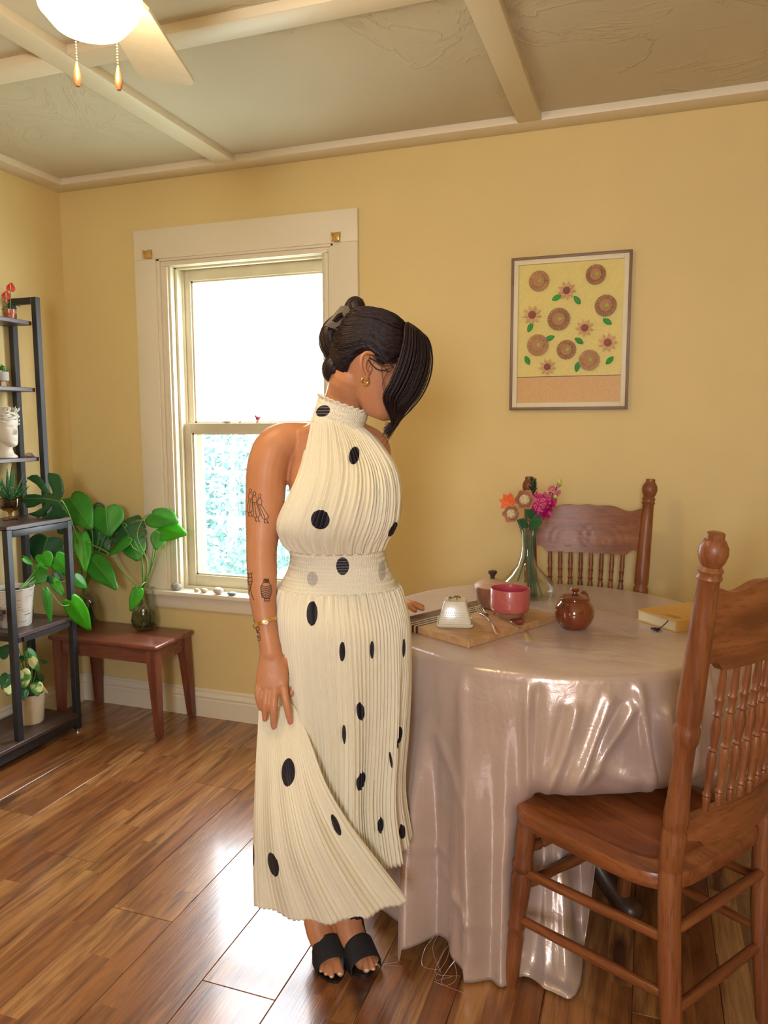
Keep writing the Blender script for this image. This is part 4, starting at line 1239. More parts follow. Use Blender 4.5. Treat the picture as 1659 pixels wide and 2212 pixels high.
# deep named folds where the photo shows them: (angle in degrees, width, outward push at the hem)
DEEP = [(-119, 3.6, .055), (-125, 2.5, -.02), (-114, 2.2, -.022), (-107, 2.2, .022), (-131, 3, .014), (-140, 5, .03), (-110, 4, -.022), (-103, 3, .016), (-97, 2.2, -.010), (-93, 2.5, .028), (-150, 5, -.02), (-165, 7, .03), (-20, 6, .03), (0, 7, -.02), (25, 6, .03), (60, 6, .02), (95, 8, .03), (130, 6, -.02), (160, 6, .03)]
# creases that run slanting: (angle, s) to (angle, s), half width in degrees, push
CREASE = [(-88.5, .03, -88, .44, 1.3, .012), (-86, .05, -87, .44, 1.5, -.010), (-77, .10, -84.5, .46, 1.5, .016), (-79.5, .12, -86, .46, 1.6, -.010), (-68.5, .07, -78, .42, 1.5, .019), (-66, .10, -77, .42, 1.7, -.016), (-63, .10, -76, .40, 1.4, .019),
          (-61, .03, -55, .42, 1.5, .020), (-58.5, .10, -52, .40, 1.8, -.018), (-53, .12, -51, .38, 1.6, .020), (-49, .05, -47.5, .40, 1.8, -.010), (-44, .02, -43, .42, 1.6, .014), (-39, .0, -38, .42, 1.5, .014), (-36, .0, -36, .42, 1.4, -.010),
          (-72, .30, -58, .36, 1.6, .008), (-114, .25, -104, .45, 1.5, .006), (-121, .62, -108, .70, 1.4, .005), (-106, .05, -101, .9, 1.8, .010), (-128, .05, -124, .8, 1.8, .010), (-112, .75, -98, .82, 1.5, .006)]
def creases(deg, s):
    v = 0
    for a0, s0, a1, s1, w_, k in CREASE:
        if abs(deg - (a0 + a1) / 2) > abs(a1 - a0) / 2 + 3 * w_: continue
        dx, dy = a1 - a0, (s1 - s0) * 70
        t_ = ((deg - a0) * dx + (s - s0) * 70 * dy) / (dx * dx + dy * dy)
        tc = min(1, max(0, t_))
        d = math.hypot(deg - a0 - tc * dx, (s - s0) * 70 - tc * dy)
        v += k * gss(d / w_) * (.55 + .45 * math.sin(PI * tc))
    return v
def cloth_pt(phi, s):
    """phi round the table, s from 0 (rim) to 1 (hem)"""
    deg = math.degrees(phi)
    if deg > 180: deg -= 360
    wch = sst(-97, -84, deg) * (1 - sst(-42, -30, deg))       # where the chair pushes the cloth in
    fr = fold(phi)
    # free hanging profile
    hem = .006 + .030 * max(0, math.sin(phi * 5 + 1.2))
    if -119 < deg < -103: hem = .03 + .035 * gss((deg + 111) / 6)
    hem += .34 * sst(-48, -36, deg) * (1 - sst(-8, 20, deg))
    zf = CT - .012 - (CT - .012 - hem) * s
    out = .004 + (.016 * fr) * sst(.02, .6, s) + .006 * sst(0, .1, s) + .012 * s
    for a, w_, o_ in DEEP: out += o_ * gss((deg - a) / w_) * sst(.0, .85, s)
    cz = creases(deg, s); out += cz
    rf = CR + out
    if wch <= 0:
        return Vector((TC.x + rf * math.cos(phi), TC.y + rf * math.sin(phi), zf))
    ri = inner_r(phi)
    pool = gss((deg + 76) / 10)
    # over the seat: hang, bulge, tuck in over the seat's front edge, drop and pool on the floor
    fr2 = fr * 1.0
    keys = [(0, CR + .002, CT - .012), (.12, CR + .012 + .006 * fr2, CT - .085), (.26, CR + .010 + .022 * fr2, CT - .18), (.36, CR + .006 + .026 * fr2, .507 + .012 * fr2), (.42, CR - .022 + .018 * fr2, .470 + .006 * fr2), (.47, CR - .055, .4605),
            (.56, (ri + CR) / 2 - .02, .4595), (.64, ri - .010, .4585), (.69, ri - .028, .40), (.80, ri - .005 + .02 * fr2 + .05 * pool, .22), (.92, ri + .01 + .03 * fr2 + .12 * pool, .045), (1.0, ri + .04 + .03 * fr2 + .145 * pool, .008)]
    # further round the hem itself lies up on the seat
    wup = sst(-66, -50, deg)
    rm = (ri + CR - .055) / 2 + .01
    keys2 = keys[:6] + [(.60, rm + .03, .4595), (.75, rm + .01, .4590), (.9, rm - .01, .4585), (1.0, rm - .03, .4580)]
    r_, z_ = interp(keys, s); r2, z2 = interp(keys2, s); r_ += (r2 - r_) * wup; z_ += (z2 - z_) * wup; r_ += cz * (1 - sst(.38, .5, s))
    return Vector((TC.x + (rf + (r_ - rf) * wch) * math.cos(phi), TC.y + (rf + (r_ - rf) * wch) * math.sin(phi), zf + (z_ - zf) * wch))
NP, NS = 900, 80
V = []; F = []
V.append((TC.x, TC.y, CT))
rad = [.15, .3, .42, CR - .02, CR - .008, CR - .002]
zz_ = [CT, CT, CT, CT, CT - .001, CT - .005]
rows = []
for r, z in zip(rad, zz_):
    rows.append(len(V)); 
    for i in range(NP):
        a = -PI + 2 * PI * i / NP; V.append((TC.x + r * math.cos(a), TC.y + r * math.sin(a), z))
for j in range(NS + 1):
    rows.append(len(V))
    for i in range(NP):
        V.append(tuple(cloth_pt(-PI + 2 * PI * i / NP, j / NS)))
for i in range(NP): F.append((0, rows[0] + i, rows[0] + (i + 1) % NP))
for A, B in zip(rows[:-1], rows[1:]):
    for i in range(NP): F.append((A + i, B + i, B + (i + 1) % NP, A + (i + 1) % NP))
m = MB(); m.add(V, F)
cl = m.build('tablecloth', M_satin, None, ang=180, solid=.0012)
tag(cl, 'champagne satin cloth draped over the round table down to the floor, with a frayed hem', 'tablecloth')
fy = MB(); rr = random.Random(9)
for i in range(7):
    deg = rr.uniform(-122, -104); p = cloth_pt(math.radians(deg), 1.0)
    q = [p, p + Vector((rr.uniform(-.02, .02), rr.uniform(-.03, -.005), -min(p.z - .003, .02))), Vector((p.x + rr.uniform(-.03, .03), p.y + rr.uniform(-.05, -.01), .003)), Vector((p.x + rr.uniform(-.04, .04), p.y + rr.uniform(-.05, .0), .004))]
    fy.tube(q, .00045, n=4, smooth=5)
fy.build('frayed_threads', M_satin, cl)

# ================================================================== THINGS ON THE TABLE
TT = CT + .0008
def TP(x, y, z): return Vector(onz(x, y, z))
# cutting board: walnut, striped and maple strips glued together
bt = TT + .019
BL, BF, BR = TP(862, 1337, bt), TP(1013, 1384, bt), TP(1206, 1327, bt)
ex = (BR - BF); exn = ex.normalized(); ey = (BL - BF); eyn = (ey - exn * ey.dot(exn)).normalized(); LX, LY = ex.length, ey.dot(eyn)
cb = empty('cutting_board', 'rectangular wooden cutting board of maple with dark and pale stripes and a walnut edge', 'cutting board', BF + exn * LX / 2 + eyn * LY / 2 - Vector((0, 0, .019)))
MBm = Matrix(((exn.x, eyn.x, 0, BF.x), (exn.y, eyn.y, 0, BF.y), (0, 0, 1, 0), (0, 0, 0, 1)))
M_maple = wood('maple', (.42, .22, .09), (.55, .32, .14), (.64, .41, .20), 1.0, 'X', .45, coat=.1)
M_maplel = wood('pale_maple', (.62, .45, .25), (.70, .54, .33), (.76, .62, .40), 1.0, 'X', .45, coat=.1)
M_walnut = wood('walnut', (.06, .028, .018), (.13, .06, .035), (.19, .095, .055), 1.0, 'X', .45, coat=.1)
M_wenge = simple('wenge', (.045, .022, .020), .5, .2)
fr_ = [(0, .66, M_maple, 'maple_strip'), (.66, .69, M_wenge, 'dark_strip'), (.69, .715, M_maplel, 'pale_strip'), (.715, .745, M_wenge, 'dark_strip'), (.745, .77, M_maplel, 'pale_strip'), (.77, .80, M_wenge, 'dark_strip'), (.80, .825, M_maplel, 'pale_strip'), (.825, 1.0, M_walnut, 'walnut_strip')]
for a, b, mt, nm in fr_:
    MB().box(0, LX, a * LY + .0002, b * LY, TT, bt, .0012, M=MBm, seg=1).build(nm, mt, cb, ang=30)

M_cer = simple('cream_glaze', (.70, .64, .52), .22, .03, coat=.4)
M_bronze = simple('bronze_ring', (.30, .22, .09), .35, .2, metal=.8)
fa = math.atan2(exn.y, exn.x)
bd = empty('butter_dish', 'cream ceramic butter dish with an embossed dotted lid and a bronze ring', 'butter dish', (TP(984, 1345, bt) + eyn * .028).to_tuple(), 0)
# axes follow its own front edge
b0, b1 = TP(943, 1357, bt), TP(1022, 1359, bt); dxn = (b1 - b0).normalized(); dyn = Vector((-dxn.y, dxn.x, 0)); W_ = (b1 - b0).length
ctr = (b0 + b1) / 2 + dyn * .042; bd.location = ctr
MB2 = Matrix(((dxn.x, dyn.x, 0, 0), (dxn.y, dyn.y, 0, 0), (0, 0, 1, 0), (0, 0, 0, 1)))
def rr_ring(hx, hy, z, r, n=6):
    out = []
    for cx, cy, a0 in ((hx - r, hy - r, 0), (-hx + r, hy - r, PI / 2), (-hx + r, -hy + r, PI), (hx - r, -hy + r, 1.5 * PI)):
        for i in range(n):
            a = a0 + PI / 2 * i / (n - 1); out.append(MB2 @ Vector((cx + r * math.cos(a), cy + r * math.sin(a), z)))
    return out
hx = W_ / 2; hy = .042
MB().rings([rr_ring(hx * .9, hy * .9, 0, .008), rr_ring(hx, hy, .004, .009), rr_ring(hx, hy, .010, .009), rr_ring(hx * .95, hy * .95, .0105, .008), rr_ring(hx * .9, hy * .9, .007, .008)]).build('dish', M_cer, bd, local=True, ang=50)
lid = MB().rings([rr_ring(hx * .90, hy * .90, .008, .006), rr_ring(hx * .90, hy * .90, .012, .006), rr_ring(hx * .62, hy * .66, .062, .006), rr_ring(hx * .58, hy * .62, .066, .006), rr_ring(.01, .01, .067, .004)]).build('lid', M_cer, bd, local=True, ang=50)
dt = MB()
for row in range(5):
    z = .016 + row * .0055; k = (z - .012) / .05
    for i in range(13):
        xx = (-1 + 2 * (i + .5 * (row % 2)) / 12.5) * hx * .78
        yy = -(hy * (.90 + (.66 - .90) * k)) 
        dt.ball(MB2 @ Vector((xx * (1 - .25 * k), yy, z)), .0014, 6, 4)
for row in range(5):
    z = .016 + row * .0055; k = (z - .012) / .05
    for i in range(11):
        yy = (-1 + 2 * (i + .5 * (row % 2)) / 10.5) * hy * .76
        dt.ball(MB2 @ Vector((hx * (.90 + (.62 - .90) * k), yy * (1 - .25 * k), z)), .0014, 6, 4)
dt.build('embossed_dots', M_cer, lid, local=True)
rg = MB(); rg.tube([MB2 @ Vector((-.006 + .012 * math.cos(a), .008 * math.sin(a), .0725 + .003 * math.cos(a))) for a in [2 * PI * i / 18 for i in range(19)]], .0016, n=6)
rg.limb([MB2 @ Vector((.004, 0, .066)), MB2 @ Vector((.006, 0, .075)), MB2 @ Vector((.013, 0, .071))], [.002, .0028, .002], 8, 2)
rg.build('ring_handle', M_bronze, lid, local=True)

# pink bowl on a bare clay foot
M_pink = simple('pink_speckled_glaze', (.50, .115, .105), .35, .10, 220., coat=.25)
M_pinkin = simple('wine_glaze', (.50, .065, .105), .2, .05, coat=.5)
M_clay = simple('bare_clay', (.26, .15, .07), .7, .1)
pb = TP(1105, 1338, bt) ; wv = Vector((-.331, .9436, 0)); pc = pb + wv * .030
bo = empty('pink_bowl', 'deep pink speckled stoneware bowl with a wine-red inside and a bare clay foot', 'bowl', pc)
MB().lathe([(.030, .0130), (.045, .0155), (.0515, .022), (.0525, .030), (.0525, .077), (.0515, .079)], 40, closed=True).build('outside', M_pink, bo, local=True)
MB().lathe([(.036, .0145), (.0365, .006), (.0345, .0005), (0, .0004)], 40).build('foot', M_clay, bo, local=True)
MB().lathe([(.0515, .079), (.0495, .078), (.0485, .070), (.047, .028), (.038, .020), (0, .018)], 40, closed=True).build('inside', M_pinkin, bo, local=True)
# wooden lidded bowl behind it
M_acacia = wood('acacia_bowl', (.14, .055, .03), (.26, .11, .06), (.36, .18, .10), 1.0, 'Z', .4)
M_lidw = wood('pale_lid_wood', (.38, .22, .13), (.48, .30, .19), (.56, .37, .25), 1.0, 'X', .5)
wc = TP(1066, 1318, bt) + wv * .028
wb = empty('lidded_bowl', 'brown wooden bowl with a domed lid and a dark knob, behind the pink bowl', 'bowl', wc)
MB().lathe([(0, 0), (.026, 0), (.031, .004), (.043, .022), (.050, .044), (.052, .062), (.050, .064), (.048, .06), (0, .02)], 36).build('body', M_acacia, wb, local=True)
ld = MB().lathe([(.0505, .0635), (.051, .066), (.046, .071), (.03, .079), (.012, .084), (0, .085)], 36).build('lid', M_lidw, wb, local=True)
MB().lathe([(.007, .083), (.006, .090), (.008, .095), (.0125, .101), (.013, .105), (.010, .107), (0, .1075)], 20).build('knob', M_wenge, ld, local=True)
# cutlery
M_steel2 = simple('cutlery_steel', (.72, .66, .56), .18, .03, metal=1.0)
def cutlery(name, label, A, B, kind):
    A, B = Vector(A), Vector(B); d = (B - A); ln = d.length; d.normalize(); s = Vector((-d.y, d.x, 0)).normalized(); upv = Vector((0, 0, 1))
    root = empty(name, label, name, (A + B) / 2)
    rings = []
    tab = [(0, .0050), (.06, .0062), (.3, .0045), (.62, .0022), (1, .0028)]
    for i in range(13):
        t = i / 12; w_ = interp(tab, t)[0]; p = B + (A - B) * t * .62; h = .0011
        p = p + upv * (.006 * math.sin(PI * t) + .0012)
        rings.append([p + s * w_ - upv * h, p + s * w_ + upv * h * .4, p + upv * h * 1.4, p - s * w_ + upv * h * .4, p - s * w_ - upv * h])
    MB().rings(rings).build('handle', M_steel2, root)
    n0 = B + (A - B) * .60 + upv * .0012 + upv * .006 * math.sin(PI * .98)
    m = MB()
    if kind == 'fork':
        c0 = B + (A - B) * .74
        def bowl(i, j):
            t = j; w_ = .0028 + (.0115 - .0028) * sst(0, .8, t)
            return n0 + (c0 - n0) * t + s * (i * 2 - 1) * w_ + upv * (.003 * math.sin(PI * t))
        m.grid(bowl, 6, 8)
        for k in range(4):
            x = (-1 + 2 * k / 3) * .0098
            a_ = c0 + s * x; m.tube([a_, a_ + (A - c0) * .5 - upv * .001, a_ + (A - c0) + upv * .003], [.0019, .0017, .001], n=6)
        m.build('tines', M_steel2, root, solid=.0016)
    else:
        def bowl(i, j):
            t = j; w_ = .0025 + .0165 * math.sin(PI * min(1, t * .93 + .04)) ** .7; q = i * 2 - 1
            return n0 + (A - n0) * t + s * q * w_ + upv * (.0015 + .006 * q * q * math.sin(PI * t) - .0 + .003 * abs(2 * t - 1))
        m.grid(bowl, 10, 14); m.build('spoon_bowl', M_steel2, root, solid=.0012)
    return root
zf = bt + .0005
cutlery('fork', 'steel fork lying across the striped cutting board beside the butter dish', TP(1034, 1312, zf), TP(1074, 1370, zf + .001), 'fork')
sA = TP(1112, 1340, bt + .001); sB = TP(1143, 1391, TT + .0022)
cutlery('spoon', 'steel spoon resting on the edge of the cutting board in front of the pink bowl', sA + Vector((0, 0, .001)), sB + Vector((0, 0, .004)), 'spoon')

# teapot
def m_tea():
    t = NT('brown_betty_glaze'); v = t.coord()
    t.set(color=t.ramp(t.noise(v, 16, 3), [(.3, (.15, .030, .010)), (.7, (.235, .052, .016))]), rough=.10, coat=.6, spec=.6); return t.m
M_tea = m_tea()
te = TP(1246, 1362, TT); tc_ = te + wv * .030
tp = empty('teapot', 'small round glossy brown teapot with its lid on', 'teapot', tc_)
MB().lathe([(0, .001), (.030, 0), (.034, .003), (.044, .014), (.0515, .032), (.052, .046), (.048, .060), (.041, .070), (.0385, .074), (.040, .078), (.039, .081), (.035, .080), (0, .079)], 40).build('body', M_tea, tp, local=True)
tl = MB().lathe([(.037, .0795), (.037, .083), (.030, .087), (.018, .091), (.007, .093), (.0065, .096), (.011, .100), (.0125, .104), (.010, .108), (0, .1095)], 32).build('lid', M_tea, tp, local=True)
uv_ = Vector((.9436, .331, 0))
sd_ = (uv_ * -.62 - wv * .78).normalized()
m = MB(); m.tube([sd_ * .036 + Vector((0, 0, .024)), sd_ * .054 + Vector((0, 0, .036)), sd_ * .060 + Vector((0, 0, .056)), sd_ * .066 + Vector((0, 0, .072))], [.017, .013, .0085, .0078], n=14, smooth=5)
m.build('spout', M_tea, tp, local=True)
m = MB(); m.lathe([(.0052, 0), (.0045, .0012), (0, .0005)], 12, sd_ * .0662 + Vector((0, 0, .0722)), (sd_ * .3 + Vector((0, 0, 1)))); m.build('spout_hole', simple('dark_inside', (.02, .008, .006), .6), tp, local=True)
hd = -sd_
m = MB(); m.tube([hd * .040 + Vector((0, 0, .070)), hd * .058 + Vector((0, 0, .084)), hd * .076 + Vector((0, 0, .070)), hd * .078 + Vector((0, 0, .046)), hd * .066 + Vector((0, 0, .026)), hd * .048 + Vector((0, 0, .024))], [.0068, .0068, .0065, .006, .006, .0065], n=10, smooth=5)
m.build('handle', M_tea, tp, local=True)

# yellow book with tassel bookmark
bz = TT + .030
kF, kL = TP(1460, 1342, bz), TP(1375, 1316, bz)
kB = TP(1498, 1296, bz)
e1 = (kL - kF); W1 = e1.length; e1.normalize(); e2 = Vector((-e1.y, e1.x, 0)); 
if e2.dot(kB - kF) < 0: e2 = -e2
L1 = .205
bk = empty('book', 'closed yellow hardback book with a dark tassel bookmark, lying flat on the table', 'book', kF + e1 * W1 / 2 + e2 * L1 / 2 - Vector((0, 0, .030)))
MK = Matrix(((e1.x, e2.x, 0, kF.x), (e1.y, e2.y, 0, kF.y), (0, 0, 1, 0), (0, 0, 0, 1)))
M_cover = simple('yellow_cover', (.72, .42, .115), .5, .04)
M_paper = simple('book_pages', (.78, .66, .44), .8, .05, 300.)
M_ink = simple('print_ink', (.08, .045, .03), .6)
MB().box(0, W1, 0, L1, bz - .0025, bz, .0006, M=MK, seg=1).build('front_cover', M_cover, bk, ang=30)
MB().box(0, W1, 0, L1, TT, TT + .0025, .0006, M=MK, seg=1).build('back_cover', M_cover, bk, ang=30)
MB().box(-.0015, .0015, 0, L1, TT, bz, .0006, M=MK, seg=1).build('spine', M_cover, bk, ang=30)
MB().box(.002, W1 - .004, .004, L1 - .004, TT + .0025, bz - .0025, M=MK).build('pages', M_paper, bk, smooth=False)
def text3d(name, txt, size, M4, mat, parent, spacing=1.0):
    cu_ = D.curves.new(name, 'FONT'); cu_.body = txt; cu_.size = size; cu_.extrude = .00015; cu_.align_x = 'LEFT'; cu_.space_character = spacing
    o = D.objects.new(name, cu_); 
    COL.objects.link(o)
    bpy.context.view_layer.update()
    dg = bpy.context.evaluated_depsgraph_get()
    me = D.meshes.new_from_object(o.evaluated_get(dg))
    D.objects.remove(o)
    me.transform(M4)
    off = wloc(parent); me.transform(Matrix.Translation(-off))
    me.materials.clear(); me.materials.append(mat)
    ob = D.objects.new(name, me); COL.objects.link(ob); ob.parent = parent
    return ob
# the title runs across the far end, faint lines near the front edge; the reader sits at the far right
RT = Matrix(((-1, 0, 0, 0), (0, -1, 0, 0), (0, 0, 1, 0), (0, 0, 0, 1)))
wr = MB()
for i, (x0, x1, y) in enumerate(((.020, .072, .022), (.012, .066, .030), (.022, .060, .038))):
    x = x0
    rr = random.Random(i)
    while x < x1:
        wl = rr.uniform(.004, .009); wr.box(x, min(x + wl, x1), y, y + .0016, bz + .0001, bz + .0004, M=MK); x += wl + .0018
wr.build('printed_lines', M_ink, bk, smooth=False)
wt = MB(); x = .014; rr = random.Random(12)
while x < .085:      # the illegible title word: letter-like strokes
    wl = rr.uniform(.003, .006); wt.box(x, x + wl, L1 - .045, L1 - .045 + rr.choice((.004, .005, .0065)), bz + .0001, bz + .0004, M=MK); x += wl + .0016
wt.build('printed_title', M_ink, bk, smooth=False)
M_tassel = simple('tassel_indigo', (.018, .012, .055), .7, .2)
p0 = MK @ Vector((.030, .004, bz - .006)); p1 = MK @ Vector((.030, -.004, bz - .012)); p2 = MK @ Vector((.032, -.014, TT + .010)); p3 = MK @ Vector((.034, -.022, TT + .004))
MB().tube([p0, p1, p2, p3], .0012, n=6, smooth=4).build('bookmark_cord', M_tassel, bk)
tm = MB(); tm.limb([p3, p3 + (p3 - p2) * .3], [.003, .003], 8, 0)
rr = random.Random(2)
for i in range(30):
    a = rr.uniform(-1.25, 1.25); d = (MK.to_3x3() @ Vector((math.sin(a), -math.cos(a) * .7, 0))) * rr.uniform(.016, .026)
    tm.tube([p3, p3 + d * .5 + Vector((0, 0, .001)), Vector((p3.x + d.x, p3.y + d.y, TT + .0016))], [.001, .0009, .0007], n=4)
tm.build('tassel', M_tassel, bk)

# ---- glass carafe with flowers
vb = TP(1146, 1300, TT) + wv * .062
va = empty('flower_vase', 'clear wide-bottomed glass carafe with narrow neck holding a flower bunch', 'vase', vb)
M_vase = glass('vase_glass', (.95, .97, .95), .35, .02, .02)
vp = [(0, .003), (.070, .002), (.086, .010), (.089, .022), (.082, .045), (.055, .075), (.032, .100), (.021, .130), (.0175, .165), (.0178, .195), (.021, .225), (.0235, .238), (.0225, .239), (.0198, .225), (.0165, .195), (.0162, .165), (.0195, .13), (.030, .102), (.052, .078), (.078, .048), (.085, .022), (.082, .012), (0, .008)]
MB().lathe(vp, 40).build('glass_body', M_vase, va, local=True)
YV = vb.y
def VP(x, y, dy=0.0):
    return Vector(ony(x, y, YV + dy))
M_stemd = simple('vase_stem', (.035, .10, .045), .4, .25)
M_tan = simple('petal_tan', (.55, .27, .16), .45, .12, 60.)
M_tanc = simple('petal_core', (.60, .49, .30), .5, .2, 200.)
M_mag = simple('petal_magenta', (.52, .012, .17), .4, .2)
M_pinkp = simple('petal_pink', (.70, .20, .30), .4, .1)
M_lime = simple('bud_lime', (.42, .62, .05), .45, .1)
M_orange = simple('petal_orange', (.85, .18, .05), .4, .08)
def flower(name, label, stem, group='flowers in the carafe'):
    p = VP(*stem[-1]); o = empty(name, label, 'flower', vb + Vector((0, 0, .012)), 0, group)
    MB().tube([VP(*q) for q in stem], .0026, n=7, smooth=5).build('stem', M_stemd, o)
    return o, p
def tulip_like(o, c, face, r):
    """a cup of broad stepped petals round a pale core"""
    face = Vector(face).normalized(); a = face.orthogonal().normalized(); b = face.cross(a)
    core = MB(); core.ball(c + face * r * .30, r * .50, 14, 8)
    for k in range(6):
        an = k * PI / 3; core.ball(c + face * r * .62 + (a * math.cos(an) + b * math.sin(an)) * r * .26, r * .20, 8, 5)
    core.build('core', M_tanc, o)
    for k in range(6):
        an = k * PI / 3 + .3; d = a * math.cos(an) + b * math.sin(an)
        q = MB(); leaf(q, c + d * r * .30 - face * r * .25, d * r * .80 + face * r * .62, d * -.8 + face * .8, r * .82, -.30, .35, 'oval', 6, 6); q.build('petal', M_tan, o, solid=.0016)
V_ = Vector((.2, -.95, .15))
o, c = flower('rose', 'tan cup-shaped flower with a pale core, upper of the two in the carafe', [(1140, 1285, .0), (1144, 1200, 0), (1140, 1160, 0), (1134, 1085, -.01)]); tulip_like(o, c + Vector((0, -.01, .008)), V_, .035)
o, c = flower('rose', 'tan cup-shaped flower with a pale core, lower left of the two in the carafe', [(1118, 1255, .0), (1137, 1190, 0), (1130, 1145, -.01), (1108, 1112, -.02)]); tulip_like(o, c + Vector((0, -.012, .004)), Vector((-.05, -.95, .1)), .031)
o, c = flower('orange_flower', 'pointed orange blossom at the left of the bunch in the carafe', [(1150, 1295, .01), (1136, 1190, .01), (1124, 1140, .01), (1102, 1085, .02)])
for k in range(6):
    an = k * PI / 3; q = MB(); d = Vector((math.cos(an) * .7 - .25, -.3, math.sin(an) * .7 + .2)).normalized()
    leaf(q, c, d * .036, (d.x * .2, -1, .2), .022, -.15, .2, 'lance', 5, 7); q.build('petal', M_orange, o, solid=.0014)
o, c = flower('foxglove', 'magenta bell-flower spike at the right of the bunch with a lime bud tip', [(1172, 1290, 0), (1147, 1200, .0), (1160, 1140, 0), (1178, 1100, 0), (1196, 1070, 0), (1207, 1040, 0)])
rr = random.Random(6)
def bell(mb, c, d, r, L):
    mb.lathe([(r * .35, 0), (r * .75, L * .3), (r * .85, L * .7), (r * 1.15, L), (r * .7, L * .9), (0, L * .5)], 10, c, d)
bm1, bm2, bm3 = MB(), MB(), MB()
for i in range(26):
    t = (i / 25) ** 1.0; base = VP(1168 + 34 * t, 1105 - 52 * t)
    a = i * 2.4; rad_ = .020 * (1 - t * .72) + .004
    d = Vector((math.cos(a) * .9, -.6 + .5 * math.sin(a), math.sin(a) * .7 - .15)).normalized()
    (bm1 if t < .55 else bm2).lathe([(.002, 0), (.0072 * (1.25 - t * .6), .007), (.0080 * (1.25 - t * .6), .014), (.0110 * (1.25 - t * .7), .020 * (1.1 - .4 * t)), (.0065 * (1.2 - t * .5), .0155), (0, .009)], 10, base + d * rad_ * .5, d)
bm1.build('bells', M_mag, o, ang=80); bm2.build('upper_bells', M_pinkp, o, ang=80)
bm3.ball(VP(1209, 1043), (.006, .006, .012)); bm3.ball(VP(1200, 1073, -.02), (.006, .006, .006)); bm3.build('bud', M_lime, o)
o, c = flower('statice', 'round cluster of magenta blossoms in the middle right of the carafe bunch', [(1155, 1292, .01), (1150, 1210, .01), (1160, 1130, -.005), (1166, 1088, -.012)])
mm, m2 = MB(), MB()
for i in range(30):
    a = i * 2.4; r = .026 * math.sqrt((i + .5) / 30); d = Vector((math.cos(a) * r, -.012 * (1 - i / 30), math.sin(a) * r))
    bell(mm, c + d + Vector((0, .006, 0)), Vector((d.x * 14, -.6, d.z * 14)), .0062, .012)
for i in range(9):
    a = i * 2.4 + .5; r = .018 * math.sqrt((i + .5) / 9)
    m2.lathe([(.0052, 0), (.0052, .004), (.0036, .004), (.0036, .001), (0, .001)], 12, c + Vector((math.cos(a) * r, -.012, math.sin(a) * r)), (math.cos(a) * .3, -1, math.sin(a) * .3 + .1))
mm.build('blossoms', M_mag, o, ang=80); m2.build('florets', M_pinkp, o, ang=80)
o, c = flower('fir_sprig', 'dark green feathery sprig standing at the back of the carafe bunch', [(1148, 1270, .02), (1146, 1190, .02), (1148, 1120, .02), (1152, 1036, .02)])
m = MB(); rr = random.Random(3)
for i in range(130):
    t = rr.uniform(.0, 1); b = VP(1150 + 2 * t, 1075 - 40 * t, .02); a = rr.uniform(0, 2 * PI)
    d = Vector((math.cos(a) * .8, math.sin(a) * .8, .75)) * .020 * (1.15 - .6 * t); m.tube([b, b + d], [.0011, .0003], n=4)
m.build('needles', simple('fir_green', (.012, .05, .022), .5, .3), o, ang=80)
o, c = flower('leafy_stem', 'green stem with broad leaves low in the neck of the carafe bunch', [(1160, 1294, -.01), (1152, 1210, -.01), (1148, 1140, -.01), (1150, 1110, -.01)])
for (x, y, x2, y2, wd) in ((1146, 1146, 1166, 1110, .03), (1140, 1140, 1122, 1122, .024), (1150, 1120, 1140, 1098, .026), (1150, 1140, 1170, 1122, .022), (1134, 1140, 1130, 1120, .02)):
    q = MB(); leaf(q, VP(x, y, -.012), VP(x2, y2, -.03) - VP(x, y, -.012), (.2, -1, .3), wd, .1, .2, 'oval'); q.build('leaf', M_greend, o, solid=.001)

# ================================================================== FRAMED RELIEF PICTURE (a plain abstract collage)
p1, p2, p3 = ony(1105, 558, -.022), ony(1367, 539, -.022), ony(1102, 886, -.022)
PX0, PX1, PZ1, PZ0 = p1[0], p2[0], p1[2], p3[2]
M_frame = simple('frame_taupe', (.22, .135, .085), .45, .12)
M_mat = simple('frame_white', (.76, .69, .52), .5, .03)
M_pyel = simple('panel_yellow', (.74, .62, .20), .5, .05, 120.)
M_ptan = simple('panel_tan', (.66, .40, .17), .5, .06, 120.)
pic = empty('framed_picture', 'framed abstract relief panel of tan paper rosettes on yellow, hung on the back wall', 'picture', ((PX0 + PX1) / 2, 0, PZ0))
w_ = .0095
fm = MB()
for a in ((PX0, PX0 + w_, PZ0, PZ1), (PX1 - w_, PX1, PZ0, PZ1), (PX0 + w_, PX1 - w_, PZ0, PZ0 + w_), (PX0 + w_, PX1 - w_, PZ1 - w_, PZ1)):
    fm.box(a[0], a[1], -.024, -.001, a[2], a[3], .001)
fm.build('frame', M_frame, pic, ang=30)
i0 = w_; i1 = w_ + .0165
fm = MB()
for a in ((PX0 + i0, PX0 + i1, PZ0 + i0, PZ1 - i0), (PX1 - i1, PX1 - i0, PZ0 + i0, PZ1 - i0), (PX0 + i1, PX1 - i1, PZ0 + i0, PZ0 + i1), (PX0 + i1, PX1 - i1, PZ1 - i1, PZ1 - i0)):
    fm.box(a[0], a[1], -.021, -.004, a[2], a[3], .001)
fm.build('inner_border', M_mat, pic, ang=30)
ax0, ax1, az0, az1 = PX0 + i1, PX1 - i1, PZ0 + i1, PZ1 - i1
zs = az0 + (az1 - az0) * .19
nx_, nz2 = 12, 5
MB().box(ax0, ax1, -.012, -.003, zs, az1).build('yellow_field', M_pyel, pic, smooth=False)
MB().box(ax0, ax1, -.012, -.003, az0, zs).build('tan_field', M_ptan, pic, smooth=False)
MB().box(ax0, ax1, -.0128, -.011, zs - .001, zs + .001).build('dividing_line', M_wenge, pic, smooth=False)
M_kraft = simple('kraft_paper', (.46, .22, .095), .6, .1, 90.)
